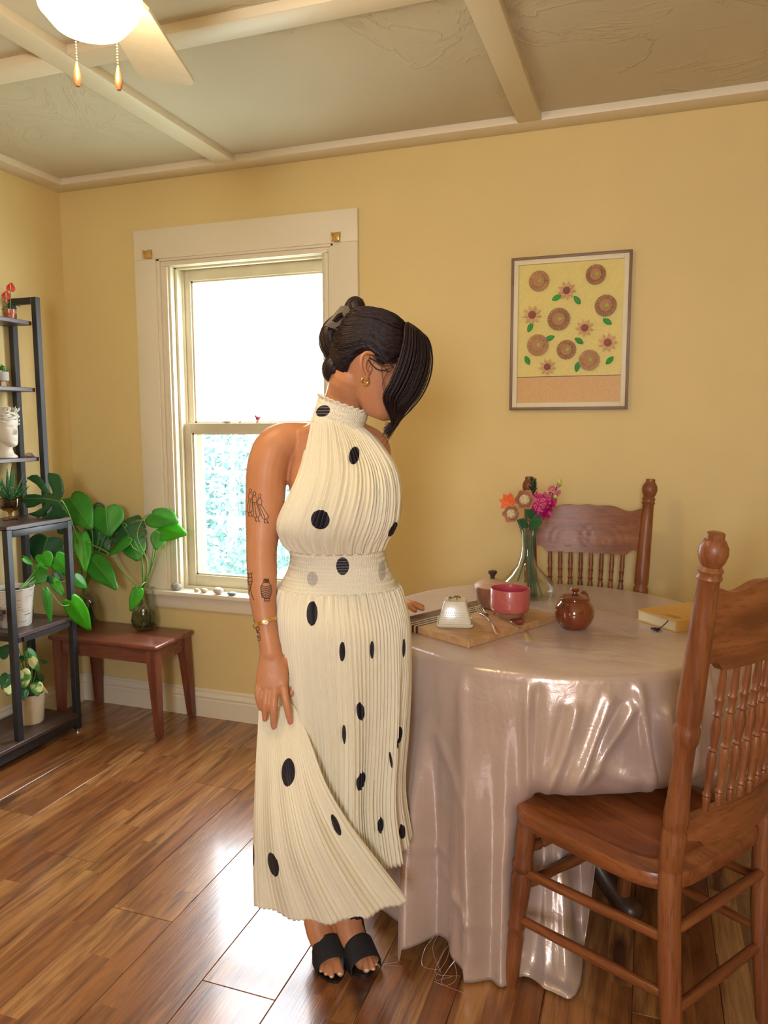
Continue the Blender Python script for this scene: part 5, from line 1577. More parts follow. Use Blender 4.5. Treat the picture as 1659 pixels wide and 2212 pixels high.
M_kraftd = simple('kraft_dark', (.34, .14, .06), .6, .1, 90.)
M_kraftl = simple('kraft_light', (.68, .40, .20), .6, .1, 90.)
M_rust = simple('rust_disc', (.25, .045, .02), .5, .1)
M_gdot = simple('lime_disc', (.30, .46, .03), .5, .05)
M_gleaf = simple('picture_green', (.02, .30, .03), .5, .15)
def rosette(x, z, r, kind, seed):
    y = -.0125 - .0015 * (seed % 3)
    m = MB(); n = 26
    if kind == 'fan':
        for k in range(n):
            a0, a1 = 2 * PI * k / n + .02, 2 * PI * (k + .80) / n
            p = [(r * .50, a0), (r, a0), (r, a1), (r * .50, a1)]
            V = []
            for yy in (y - .002, y - .0065):
                for rr3, aa in p: V.append((x + rr3 * math.cos(aa), yy, z + rr3 * math.sin(aa)))
            m.add(V, [(0, 1, 2, 3), (7, 6, 5, 4), (0, 4, 5, 1), (1, 5, 6, 2), (2, 6, 7, 3), (3, 7, 4, 0)])
        o = m.build('paper_fan', M_kraftd if seed % 2 else M_kraft, pic, smooth=False)
        MB().lathe([(r * .56, .0), (r * .56, .008), (0, .008)], 24, (x, y, z), (0, -1, 0)).build('disc', M_kraft, o, ang=30)
        MB().lathe([(r * .18, .0), (r * .18, .0105), (0, .0105)], 14, (x + r * .12, y, z), (0, -1, 0)).build('centre_disc', M_gdot, o, ang=30)
    else:
        for k in range(9):
            a = 2 * PI * k / 9 + seed; d = Vector((math.cos(a), 0, math.sin(a))); s = Vector((-math.sin(a), 0, math.cos(a)))
            b = Vector((x, y - .004, z))
            V = [b + d * r * .25 - s * r * .12, b + d * r * .7 - s * r * .15 + Vector((0, -.004, 0)), b + d * r * 1.05, b + d * r * .7 + s * r * .15 + Vector((0, -.004, 0)), b + d * r * .25 + s * r * .12]
            m.add(V, [(0, 1, 2, 3, 4)])
        o = m.build('paper_star', M_kraftl, pic, smooth=False, solid=.0014)
        MB().lathe([(r * .42, .0), (r * .40, .008), (r * .22, .008), (r * .22, .011), (0, .011)], 20, (x, y, z), (0, -1, 0)).build('centre_disc', M_rust, o, ang=30)
W2, H2 = ax1 - ax0, az1 - az0
# a loose scatter of paper rosettes over the yellow field
for i, (fx, fz, r, k) in enumerate([(.20, .88, .036, 'fan'), (.74, .90, .034, 'fan'), (.47, .80, .032, 'star'), (.84, .68, .037, 'fan'), (.14, .64, .034, 'star'), (.40, .60, .039, 'fan'), (.65, .53, .031, 'star'),
                                   (.87, .42, .033, 'star'), (.20, .42, .038, 'fan'), (.48, .38, .034, 'fan'), (.70, .30, .036, 'fan'), (.30, .26, .030, 'star')]):
    rosette(ax0 + W2 * fx, az0 + H2 * fz, r, k, i)
for i, (fx, fz, a) in enumerate([(.33, .74, .4), (.60, .70, 2.2), (.10, .52, 1.1), (.56, .46, -.6), (.90, .55, 2.6), (.36, .48, 3.5), (.86, .27, .8), (.12, .28, 2.0), (.58, .22, 1.4)]):
    q = MB(); d = Vector((math.cos(a), 0, math.sin(a))) * .034
    leaf(q, (ax0 + W2 * fx, -.015, az0 + H2 * fz), d, (0, -1, 0), .018, -.15, .2, 'oval', 4, 6); q.build('paper_leaf', M_gleaf, pic, solid=.001)
# ================================================================== THE WOMAN
P0 = np.array([1.86, -1.28, 0.0]); PANG = -YAW
PU = np.array([math.cos(PANG), math.sin(PANG), 0]); PWV = np.array([-math.sin(PANG), math.cos(PANG), 0])
def pl(x, y, w=0.0):
    """photo pixel at depth w behind the woman's own plane -> her local coordinates (right, back, up)"""
    d = ray(x, y); t = ((P0 - CAM) @ PWV + w) / (d @ PWV); p = CAM + d * t - P0
    return Vector((p @ PU, p @ PWV, p[2]))
def wl(P):
    p = np.array(P, float) - P0; return Vector((p @ PU, p @ PWV, p[2]))
woman = empty('person', 'woman in a white polka dot halter dress, looking down and holding up her skirt', 'person', tuple(P0), PANG)

def m_skin():
    t = NT('skin'); v = t.coord()
    f = t.noise(v, 14, 4)
    t.set(color=t.ramp(f, [(.3, (.50, .215, .105)), (.7, (.58, .262, .135))]), rough=.42, sss=.08, spec=.4)
    t.b.inputs['Subsurface Radius'].default_value = (.02, .008, .004); t.b.inputs['Subsurface Scale'].default_value = .3
    t.bump(t.noise(v, 260, 3), .0003); return t.m
M_skin = m_skin()

def ring_rows(rows, n=40):
    """rows (y, xl, xr, wc, hw) in pixels -> ellipse rings"""
    R = []
    for y, xl, xr, wc, hw in rows:
        a, b = pl(xl, y, wc), pl(xr, y, wc); c = (a + b) / 2; h = (b - a) / 2
        R.append([c + h * math.cos(2 * PI * k / n) + Vector((0, -hw, 0)) * math.sin(2 * PI * k / n) for k in range(n)])
    return R
B = MB()
B.rings(ring_rows([(902, 692, 770, .035, .045), (918, 662, 792, .04, .052), (935, 628, 808, .055, .050), (960, 612, 815, .065, .056), (1000, 614, 826, .065, .060), (1060, 626, 836, .046, .074),
                   (1110, 630, 836, .024, .086), (1160, 638, 824, .020, .072), (1215, 642, 820, .02, .066), (1262, 632, 832, .02, .070), (1330, 624, 852, .02, .088), (1400, 628, 852, .025, .090), (1455, 638, 842, .03, .08)]))
# legs (inside the skirt), feet on high heels
FEET = [(-1, (688, 2000), (728, 2125), (738, 2095)), (1, (752, 1990), (796, 2110), (782, 2092))]
def feet_axis(i):
    tipw = wl(onz(*FEET[i][2], .0)); 
    return tipw
legpts = {}
for i, (sd, anki, tipi, bigi) in enumerate(FEET):
    tipw = feet_axis(i)
    ank = Vector((pl(anki[0], anki[1], .10).x, .125, .150))
    ank.x = pl(anki[0], 2010, .09).x
    ball = Vector((tipw.x + (ank.x - tipw.x) * .42, .036, .032)); ins = Vector((ank.x, .078, .082))
    heel = Vector((ank.x + .002 * sd, .160, .100))
    knee = pl(705 if i == 0 else 780, 1730, .03); calf = pl(705 if i == 0 else 772, 1850, .06); hip = pl(695 if i == 0 else 785, 1445, .03)
    B.limb([hip, (hip + knee) / 2 + Vector((0, -.012, 0)), knee, calf, ank], [.076, .060, .046, .045, .0315], 18, 5)
    B.limb([ank + Vector((0, .01, .02)), ins, ball, ball + (tipw - ball) * .35], [.033, .0345, .031, .021], 16, 4, flat=.86, fdir=(0, 0, 1))
    B.limb([ank, heel], [.031, .026], 12, 0)
    legpts[i] = (ank, ins, ball, tipw, heel, sd)
    # toes: big toe on the inner side
    base = ball + (tipw - ball) * .25
    inner = -sd
    if i == 0: toes = [((735, 2107), .0098), ((716, 2112), .0070), ((704, 2107), .0066), ((693, 2101), .0060), ((686, 2092), .0055)]
    else: toes = [((791, 2099), .0098), ((806, 2096), .0070), ((811, 2086), .0064), ((814, 2077), .0060), ((815, 2070), .0054)]
    for (tx, ty), r in toes:
        tp_ = wl(onz(tx, ty, .016)); tp_.z = .019 if r > .009 else .017
        bs = Vector((tp_.x * .62 + ball.x * .38, tp_.y + .040, .028))
        B.limb([bs, (bs + tp_) / 2 + Vector((0, 0, .004)), tp_ + Vector((0, .006, 0))], [r * 1.05, r * .92, r], 10, 3)
# right arm (at the left of the photo), hand gripping the skirt
ARM = [((655, 945), .065, .034), ((618, 953), .055, .043), ((590, 972), .045, .0455), ((577, 1015), .036, .0455), ((574, 1060), .026, .044), ((571, 1112), .012, .0415), ((567, 1160), .0, .036), ((565, 1190), -.006, .0335),
       ((566, 1235), -.018, .033), ((567, 1280), -.032, .0302), ((571, 1320), -.042, .0265), ((575, 1350), -.05, .0238), ((581, 1385), -.058, .0230), ((586, 1412), -.062, .0235)]
B.limb([pl(*p, w) for p, w, r in ARM], [r for p, w, r in ARM], 20, 4)
def hand_rows(rows, n=24):
    R = []
    for y, xl, xr, w, hw in rows:
        a, b = pl(xl, y, w), pl(xr, y, w); c = (a + b) / 2; h = (b - a) / 2
        R.append([c + h * math.copysign(abs(math.cos(2 * PI * k / n)) ** .8, math.cos(2 * PI * k / n)) + Vector((0, -hw, 0)) * math.copysign(abs(math.sin(2 * PI * k / n)) ** .9, math.sin(2 * PI * k / n)) for k in range(n)])
    return R
B.rings(hand_rows([(1396, 563, 606, -.060, .021), (1420, 560, 613, -.064, .0195), (1445, 556, 622, -.070, .0175), (1465, 553, 624, -.076, .0155), (1482, 551, 622, -.081, .0130), (1492, 556, 616, -.083, .009)]))
FING = [  # pixel, w, radius
    [((611, 1476), -.081, .0098), ((617, 1512), -.094, .0086), ((623, 1540), -.097, .0078), ((627, 1560), -.094, .0062)],
    [((594, 1480), -.082, .0096), ((592, 1520), -.098, .0086), ((591, 1550), -.100, .0078), ((591, 1571), -.096, .0062)],
    [((577, 1480), -.081, .0090), ((574, 1515), -.096, .0080), ((572, 1538), -.097, .0072), ((572, 1554), -.093, .0058)],
    [((561, 1476), -.078, .0086), ((557, 1500), -.091, .0074), ((560, 1518), -.091, .0066), ((563, 1530), -.088, .0054)],
    [((616, 1426), -.058, .0135), ((631, 1452), -.056, .0115), ((636, 1478), -.060, .0098), ((629, 1498), -.068, .0082)]]
for fg in FING:
    B.limb([pl(*p, w) for p, w, r in fg], [r for p, w, r in fg], 12, 4)
for k in range(4):      # knuckles
    p, w, r = FING[k][0]; B.ball(pl(p[0], p[1] + 2, w - .003), .0098 - .0006 * k, 10, 6)
# left arm, reaching back to the table
LH = wl(onz(868, 1316, TT + .026))
B.limb([pl(770, 945, .045), pl(798, 962, .06), pl(806, 985, .075), Vector((.055, .13, 1.13)), Vector((.030, .205, 1.0)), Vector((.075, .30, .905)), LH + Vector((-.035, -.055, .055))], [.036, .040, .040, .036, .031, .026, .022], 16, 5)
B.limb([LH + Vector((-.035, -.055, .055)), LH + Vector((-.022, -.022, .028)), LH + Vector((-.010, -.002, .010))], [.022, .023, .017], 14, 4, flat=.6, fdir=(0, .3, 1))
for k in range(4):
    a = -.75 + .42 * k; d = Vector((math.cos(a), math.sin(a), 0))
    b0 = LH + Vector((-.010, -.002, .010)) + d * .012
    L_ = (.050, .058, .056, .044)[k]
    B.limb([b0, b0 + d * L_ * .45 + Vector((0, 0, .007)), b0 + d * L_ * .8 + Vector((0, 0, .0)), b0 + d * L_ + Vector((0, 0, -.003))], [.0092, .0085, .0078, .0066], 10, 4)
d = Vector((.1, -.99, 0)); b0 = LH + Vector((-.022, -.020, .018))
B.limb([b0, b0 + d * .025 + Vector((0, 0, -.004)), b0 + d * .048 + Vector((.008, 0, -.009))], [.0105, .0092, .0075], 10, 4)

# neck and head: the face looks right and down
PT = math.radians(21)
HF = Vector((math.cos(PT), 0, -math.sin(PT))); HL = Vector((0, 1, 0)); HU = Vector((math.sin(PT), 0, math.cos(PT)))
HS = .90
HO = pl(794, 791, -.072) - (HF * -.006 + HL * -.0735 + HU * .103) * HS
def hd_(p): return HO + (HF * p[0] + HL * p[1] + HU * p[2]) * HS
B.rings([[hd_(p) for p in r] for r in head_rings(60, 72)])
B.limb([pl(728, 930, .035), pl(738, 890, .03), pl(752, 850, .02), hd_((-.035, 0, .07))], [.054, .047, .047, .050], 20, 5)

def add_ears(me0):
    """model both ears finely and join them into the body mesh"""
    E = MB()
    W0 = -.0665
    def q(x, y, w): return pl(x, y, w)
    helix = [((808, 783), W0 - .004), ((810, 773), W0 - .009), ((803, 764), W0 - .014), ((792, 762), W0 - .018), ((783, 768), W0 - .0205), ((780, 780), W0 - .021), ((781, 795), W0 - .0185), ((785, 808), W0 - .0145), ((789, 816), W0 - .0105)]
    E.limb([q(*p, w) for p, w in helix], [.0032, .0036, .0038, .0038, .0038, .0036, .0034, .0036, .0048], 10, 4)
    E.limb([q(*p, w) for p, w in [((804, 774), W0 - .008), ((796, 772), W0 - .012), ((790, 779), W0 - .0145), ((788, 792), W0 - .0135), ((791, 804), W0 - .0105), ((796, 807), W0 - .008)]], [.0028, .0036, .0038, .0036, .0036, .0034], 10, 4)
    E.ball(q(791, 815, W0 - .0095), (.0060, .0048, .0078), 12, 8)
    E.limb([q(801, 790, W0 - .004), q(800, 797, W0 - .008), q(799, 803, W0 - .006)], [.003, .0042, .003], 9, 3)
    V = [q(807, 784, W0), q(806, 768, W0 - .004), q(793, 764, W0 - .012), q(783, 773, W0 - .016), q(782, 793, W0 - .015), q(789, 813, W0 - .008), q(797, 812, W0 - .003)]
    c = sum(V, Vector()) / 7; V2 = [v + Vector((0, .0035, 0)) for v in V]; n = 7
    E.add(V + V2 + [c + Vector((0, .002, 0)), c + Vector((0, .006, 0))], [(i, (i + 1) % n, 14) for i in range(n)] + [(n + (i + 1) % n, n + i, 15) for i in range(n)] + [(i, n + i, n + (i + 1) % n, (i + 1) % n) for i in range(n)])
    near = list(E.v)
    w_mid = pl(794, 791, 0).y
    o = E.build('ear_source', M_skin, None, local=True)
    m_ = o.modifiers.new('r', 'REMESH'); m_.mode = 'VOXEL'; m_.voxel_size = .0011
    s_ = o.modifiers.new('s', 'SMOOTH'); s_.factor = .5; s_.iterations = 3
    bpy.context.view_layer.update()
    em = D.meshes.new_from_object(o.evaluated_get(bpy.context.evaluated_depsgraph_get())); D.objects.remove(o)
    bm = bmesh.new(); bm.from_mesh(me0)
    bm.from_mesh(em)
    em.transform(Matrix.Scale(-1, 4, (0, 1, 0))); em.flip_normals()
    bm.from_mesh(em)
    bm.to_mesh(me0); bm.free()
    me0.polygons.foreach_set('use_smooth', [True] * len(me0.polygons))
    return me0
body = B.build('body_source', M_skin, None, local=True)
md = body.modifiers.new('r', 'REMESH'); md.mode = 'VOXEL'; md.voxel_size = .0028; md.use_smooth_shade = True
sm = body.modifiers.new('s', 'SMOOTH'); sm.factor = .5; sm.iterations = 4
bpy.context.view_layer.update()
me = D.meshes.new_from_object(body.evaluated_get(bpy.context.evaluated_depsgraph_get()))
me.name = 'body'; me.materials.clear(); me.materials.append(M_skin)
me.polygons.foreach_set('use_smooth', [True] * len(me.polygons))
D.objects.remove(body)
me = add_ears(me)
body = D.objects.new('body', me); COL.objects.link(body); body.parent = woman
from mathutils.bvhtree import BVHTree
BT = BVHTree.FromPolygons([v.co.copy() for v in me.vertices], [p.vertices[:] for p in me.polygons])
def on_skin(x, y, lift=.0004):
    """where the view ray through a pixel meets her skin (local coordinates)"""
    a = pl(x, y, -.6); b = pl(x, y, .6); d = (b - a).normalized()
    h = BT.ray_cast(a, d)
    return (h[0] + h[1] * lift) if h[0] is not None else pl(x, y, 0)
def bp(mb, name, mat, parent=woman, **kw): return mb.build(name, mat, parent, local=True, **kw)

# nails
M_nail = simple('nail_pink', (.62, .17, .20), .18, .03, coat=.6)
M_nailw = simple('nail_white_tip', (.80, .62, .52), .2, .03, coat=.6)
for (x, y, r) in ((627, 1557, .0052), (591, 1569, .0052), (572, 1552, .0048), (562, 1529, .0042)):
    p = on_skin(x, y, -.0012); bp(MB().ball(p, (r * .85, .0022, r * 1.25), 10, 6), 'fingernail', M_nail, body)
for (x, y, r) in ((734, 2104, .0062), (716, 2110, .0042), (704, 2104, .004), (693, 2098, .0036), (792, 2096, .0062), (807, 2094, .0042), (812, 2084, .0038), (815, 2076, .0034)):
    p = on_skin(x, y, -.0010); bp(MB().ball(p, (r * .95, r * .6, r * .55), 10, 6), 'toenail', M_nailw, body)
# lips, brows, lashes
M_lip = simple('lips', (.45, .10, .085), .35, .05); M_brow = simple('brow_hair', (.02, .010, .010), .7)
m = MB()
for z, s in ((.0535, 1), (.0435, 1.15)):
    m.limb([hd_((.083, y, z - .002 * abs(y) / .02)) + HF * (.0075 * gss(y / .018)) for y in (-.022, -.012, 0, .012, .022)], [.0012, .003 * s, .0036 * s, .003 * s, .0012], 8, 3)
bp(m, 'lips', M_lip, body)
for sd in (-1, 1):
    m = MB(); m.limb([hd_(head_point(sd * a, .134 + .004 * math.sin((a - .15) * 3))) for a in (.16, .35, .55, .72)], [.0024, .003, .0026, .001], 7, 3); bp(m, 'eyebrow', M_brow, body)
    m = MB(); m.limb([hd_(head_point(sd * a, .1075 - .003 * math.sin((a - .2) * 6))) for a in (.24, .36, .48, .60)], [.0008, .0013, .0013, .0007], 6, 3); bp(m, 'eyelashes', M_brow, body)

# ---- tattoos: fine ink lines lying on the skin
M_inkt = simple('tattoo_ink', (.085, .050, .036), .55)
def ink(lines, r=.0007):
    m = MB()
    for ln in lines:
        P = []
        for (x0, y0), (x1, y1) in zip(ln[:-1], ln[1:]):
            n_ = max(1, int(math.hypot(x1 - x0, y1 - y0) / 3))
            P += [on_skin(x0 + (x1 - x0) * i / n_, y0 + (y1 - y0) * i / n_) for i in range(n_)]
        P.append(on_skin(*ln[-1])); m.tube(P, r, n=5)
    bp(m, 'tattoo', M_inkt, body)
def fig(x, y, s, lean=0):
    L = []
    hx, hy = x, y
    L.append([(hx + 3.4 * s * math.cos(a), hy + 5 * s * math.sin(a)) for a in [2 * PI * i / 9 for i in range(10)]])
    L.append([(hx - 1, hy + 5 * s), (hx - 6 * s, hy + 13 * s), (hx - 4 * s, hy + 22 * s), (hx - 7 * s + lean, hy + 55 * s)])
    L.append([(hx + 1, hy + 5 * s), (hx + 6 * s, hy + 12 * s), (hx + 4 * s, hy + 22 * s), (hx + 9 * s + lean, hy + 52 * s)])
    L.append([(hx - 4 * s, hy + 22 * s), (hx + 4 * s, hy + 22 * s)])
    L.append([(hx, hy + 24 * s), (hx + lean, hy + 56 * s)])
    L.append([(hx - 7 * s + lean, hy + 55 * s), (hx + lean, hy + 58 * s), (hx + 9 * s + lean, hy + 52 * s)])
    for q in (-3, 4): L.append([(hx + q * s + lean, hy + 57 * s), (hx + (q + 1) * s + lean, hy + 66 * s), (hx + (q + 5) * s + lean, hy + 68 * s), (hx + (q + 1) * s + lean, hy + 64 * s)])
    return L
ink(fig(541, 1060, .82, -2) + fig(550, 1066, .9, 4) + fig(561, 1071, .88, 12))
jarl = [[(570, 1251), (580, 1251), (581, 1258), (569, 1258), (570, 1251)], [(569, 1258), (563, 1268), (564, 1281), (571, 1293), (582, 1293), (587, 1280), (586, 1268), (581, 1258)]]
jarl += [[(563 + .2 * i, 1265 + 4 * i), (574, 1268 + 4 * i), (586 - .3 * i, 1264 + 4 * i)] for i in range(7)] + [[(571, 1253 + 2 * i), (580, 1253 + 2 * i)] for i in range(3)] + [[(571, 1294), (571, 1298), (582, 1298), (582, 1294)]]
ink(jarl, .0009)
ink([[(534, 1237), (540, 1240), (546, 1237)], [(538, 1240), (536, 1255), (541, 1268), (537, 1285)], [(543, 1240), (545, 1256), (541, 1272), (546, 1290), (549, 1296)], [(536, 1256), (545, 1256)], [(537, 1262), (544, 1262)], [(537, 1248), (545, 1247)]], .0009)
ink([[(548, 1338), (551, 1344), (549, 1352), (553, 1356)], [(553, 1356), (559, 1354), (561, 1360), (556, 1364), (553, 1358)], [(555, 1366), (561, 1366), (562, 1374), (557, 1376), (554, 1370)], [(556, 1378), (562, 1377), (563, 1383), (558, 1384)]], .0009)

# ---- jewellery
M_goldj = simple('gold_jewellery', (.78, .55, .22), .2, .05, metal=1.0)
M_gem = simple('clear_gem', (.9, .9, .95), .05, .02, coat=1.0)
ca = pl(573, 1345, -.049); axb = (pl(575, 1352, -.051) - pl(572, 1336, -.046)).normalized(); q_ = Vector((0, 0, 1)).rotation_difference(-axb).to_matrix()
tl_ = Matrix.Rotation(math.radians(-7), 3, 'Y')
m = MB(); rg_ = []
for i in range(40):
    a = 2 * PI * i / 40; c_ = Vector((math.cos(a) * .0262, math.sin(a) * .0262, 0)); o_ = c_.normalized()
    rg_.append([ca + q_ @ (tl_ @ (c_ + o_ * dx + Vector((0, 0, dz)))) for dx, dz in ((0, -.0038), (.0012, -.0034), (.0012, .0034), (0, .0038))])
m.rings(rg_ + [rg_[0]], cap=False); br = bp(m, 'bracelet', M_goldj)
g = MB(); gp = ca + q_ @ (tl_ @ Vector((.004, -.0272, .0)))
gp = pl(575, 1345, -.0765)
for i in range(5): g.ball(gp + Vector((.0028 * math.cos(i * 1.256), 0, .0028 * math.sin(i * 1.256))), .0024, 8, 5)
bp(g, 'gem_cluster', M_gem, br)
ec = pl(788, 823, -.080)
m = MB(); m.tube([ec + Vector((.0072 * math.cos(a), .001 * math.sin(a), .0072 * math.sin(a))) for a in [PI * .62 + 2 * PI * .88 * i / 24 for i in range(25)]], [.0010 + .0012 * math.sin(PI * i / 24) for i in range(25)], n=9)
bp(m, 'hoop_earring', M_goldj)

# ---- hair
def m_hair():
    t = NT('dark_hair'); v = t.coord((3, 60, 60), rot=(0, .5, .3))
    f = t.noise(v, 6, 4)
    t.set(color=t.ramp(f, [(.3, (.006, .0025, .004)), (.7, (.024, .008, .011))]), rough=.42, spec=.35)
    t.bump(f, .0012, .8); return t.m
M_hair = m_hair()
H = MB()
def cap_pt(i, j):
    az = 2 * PI * i; s = abs(((az + PI) % (2 * PI)) - PI)
    lo = interp([(0, .172), (.6, .165), (1.05, .140), (1.30, .118), (1.52, .1225), (1.72, .128), (1.95, .106), (2.3, .072), (2.8, .042), (3.1416, .035)], s)[0]
    top_ = .2258
    z = lo + (top_ - lo) * j
    off = .0125 * min(1, j * 7 + .12) + .004 * sst(1.8, 2.6, s)
    p = head_point(az, min(z, .2255), off)
    p.z += .0125 * sst(.55, 1, j)
    wv_ = .0003 * math.sin(az * 46 + 6 * math.sin(z * 40))
    return hd_(p * (1 + wv_ / .1))
H.grid(cap_pt, 150, 40, wrap=True)
# fine combed strands from the hairline back to the twist
rr = random.Random(23)
def cap_at(az, j, lift):
    p = cap_pt((az % (2 * PI)) / (2 * PI), j); c_ = hd_((-.01, 0, .12)); return p + (p - c_).normalized() * lift
for sd in (-1, 1):
    for i in range(240):
        a0 = rr.uniform(.15, 1.5); j0 = rr.uniform(.05, .98); a1 = rr.uniform(2.45, 2.95); j1 = min(.95, max(.1, .30 + .62 * j0 + rr.uniform(-.08, .08)))
        H.tube([cap_at(sd * (a0 + (a1 - a0) * t), j0 + (j1 - j0) * t ** .8 + .05 * math.sin(PI * t), .0004 + .0012 * math.sin(PI * t)) for t in [k / 9 for k in range(10)]], [.0004] + [rr.uniform(.0006, .0012)] * 8 + [.0006], n=4)
    for i in range(90):
        a0 = rr.uniform(1.75, 2.4); a1 = rr.uniform(2.6, 3.0); j0 = rr.uniform(.0, .2); j1 = j0 + rr.uniform(.18, .4)
        H.tube([cap_at(sd * (a0 + (a1 - a0) * t), j0 + (j1 - j0) * t, .0006) for t in [k / 6 for k in range(7)]], [.0004] + [.0009] * 5 + [.0006], n=4)
# rolled twist at the back of the head, and the lower tuck
def roll(pts, rads, seed, n=26, wflat=1.5):
    P, rr_ = catmull([pl(*p) for p in pts], rads, 5)
    rings = []
    for k, (p, r) in enumerate(zip(P, rr_)):
        a = P[max(k - 1, 0)]; b = P[min(k + 1, len(P) - 1)]; T_ = (b - a).normalized(); N_ = Vector((0, 1, 0)); N_ = (N_ - T_ * N_.dot(T_)).normalized(); Bn = T_.cross(N_)
        ring = []
        for i in range(n * 2):
            an = PI * i / n; rad_ = r * (1 + .035 * math.sin(an * 13 + k * .5 + seed))
            ring.append(p + N_ * math.cos(an) * rad_ * wflat + Bn * math.sin(an) * rad_)
        rings.append(ring)
    H.rings(rings)
roll([(724, 826, .0), (718, 806, .0), (728, 788, -.005), (756, 778, -.01)], [.010, .022, .026, .012], 1, wflat=1.6)
roll([(724, 770, .0), (718, 745, .0), (720, 722, 0), (734, 702, .0), (752, 688, .0), (772, 678, 0)], [.020, .0275, .028, .024, .020, .012], 2, wflat=1.5)
roll([(775, 690, -.01), (772, 672, -.012), (768, 655, -.010)], [.016, .0165, .014], 3, wflat=1.1)
# bun loop
bc = pl(767, 664, -.008)
rings = []
for i in range(28):
    a = 2 * PI * i / 28; c_ = bc + Vector((.0095 * math.cos(a), .004 * math.sin(a), .0105 * math.sin(a)))
    o_ = Vector((math.cos(a), 0, math.sin(a)))
    rings.append([c_ + (o_ * math.cos(b) + Vector((0, 1, 0)) * math.sin(b) * 1.15) * .0122 * (1 + .05 * math.sin(b * 9 + a * 2)) for b in [2 * PI * k / 30 for k in range(30)]])
H.rings(rings + [rings[0]], cap=False)
# curtain of bangs falling over the face
rr = random.Random(17)
def bang_pts(az, ru, j=0.0, side=0.0):
    ca_, sa_ = math.cos(az), math.sin(az)
    e = lambda k: Vector((.006 + (.104 + ru) * ca_ * k, (.083 + ru) * sa_ * k, 0))
    r0 = Vector((.030 + .03 * ca_, .035 * sa_ - .008, .229 + j))
    p1 = e(.80); p1.z = .218; p2 = e(1.02); p2.z = .180; p3 = e(1.12); p3.z = .135; p4 = e(1.10); p4.z = .090
    p5 = e(.98) + Vector((.008 * (1 - ca_), 0, 0)); p5.z = .048
    e1, e2 = rr.uniform(-.010, .010), rr.uniform(-.007, .007)
    p5 += Vector((e1 * .2, e2 * .2, 0)); p6 = Vector((.088 + .014 * ca_ + e1 * .6, .046 * sa_ - .004 + e2 * .6, .006)); p7 = Vector((.080 + .010 * ca_ + e1, .032 * sa_ - .012 + e2, -.006 - .024 * rr.random() + side))
    return [hd_(p) for p in (r0, p1, p2, p3, p4, p5, p6, p7)]
AZ0, AZ1 = -1.13, .85
def bang_surf(i, j):
    az = AZ0 + (AZ1 - AZ0) * i
    P, _ = catmull(bang_pts(az, -.004 + .0015 * math.sin(i * 95)), [1] * 8, 6)
    return P[min(len(P) - 1, int(j * 33))]
st_ = rr.getstate()
grid_rows = []
for i in range(97):
    rr.setstate(st_); az = AZ0 + (AZ1 - AZ0) * i / 96
    P, _ = catmull(bang_pts(az, -.004 + .0010 * math.sin(i * 1.9) + .0006 * math.sin(i * 4.1)), [1] * 8, 5); grid_rows.append(P[:29])
V = [p for r in grid_rows for p in r]; nn = len(grid_rows[0])
Hb = MB(); Hb.add(V, [(a * nn + b, (a + 1) * nn + b, (a + 1) * nn + b + 1, a * nn + b + 1) for a in range(96) for b in range(nn - 1)])
for i in range(150):
    az = AZ0 + (AZ1 - AZ0) * (i + rr.uniform(-.6, .6)) / 149
    P = bang_pts(az, rr.uniform(-.004, .006), rr.uniform(-.002, .003), rr.uniform(-.01, .012))
    k_ = rr.uniform(.4, .85); H.tube(P, [.002 * k_, .0035 * k_, .004 * k_, .004 * k_, .0038 * k_, .0034 * k_, .0024 * k_, .0004], n=6, smooth=5)
for i in range(26):     # loose ends and wisps

    az = AZ0 + .1 + rr.uniform(0, 1.2); P = bang_pts(az, rr.uniform(0, .016), 0, rr.uniform(-.035, .0))
    H.tube(P, [.0006, .0009, .001, .001, .0009, .0008, .0006, .0002], n=5, smooth=5)
for (pts) in ([(800, 775), (822, 790), (826, 815), (832, 842)], [(812, 785), (836, 800), (826, 830), (838, 868)], [(806, 690), (842, 683), (862, 694), (866, 706)], [(742, 664), (752, 648), (768, 640), (786, 648)], [(830, 800), (842, 802), (850, 790)]):
    H.tube([pl(x, y, -.082 if y > 720 else -.02) for x, y in pts], [.0006, .0007, .0006] + [.0003] * (len(pts) - 3) if len(pts) > 3 else [.001, .0009, .0003], n=5, smooth=6)
for (pts) in ([(798, 772, -.083), (815, 782, -.085), (832, 790, -.086), (850, 790, -.082)], [(800, 765, -.082), (822, 775, -.086), (842, 780, -.084)], [(796, 778, -.084), (812, 796, -.086), (830, 800, -.084), (848, 792, -.08)]):
    H.tube([pl(*p) for p in pts], [.0012] * (len(pts) - 1) + [.0004], n=6, smooth=6)
for i in range(46):     # fine hair at the temple in front of the ear
    x0 = rr.uniform(806, 846); y0 = 768 + rr.uniform(-4, 6); ln = rr.uniform(12, 34)
    pts = [(x0, y0), (x0 + ln * .5, y0 + ln * .25 + 3), (x0 + ln * .8, y0 + ln * .7)]
    H.tube([pl(x, y, -.080 + .012 * sst(835, 860, x)) for x, y in pts], [.0010, .0009, .0003], n=5, smooth=4)
H.v += []; n0 = len(H.v); H.v += [tuple(v) for v in Hb.v]; H.f += [tuple(i + n0 for i in f) for f in Hb.f]; H.mi += [0] * len(Hb.f)
bp(H, 'hair', M_hair, ang=180)
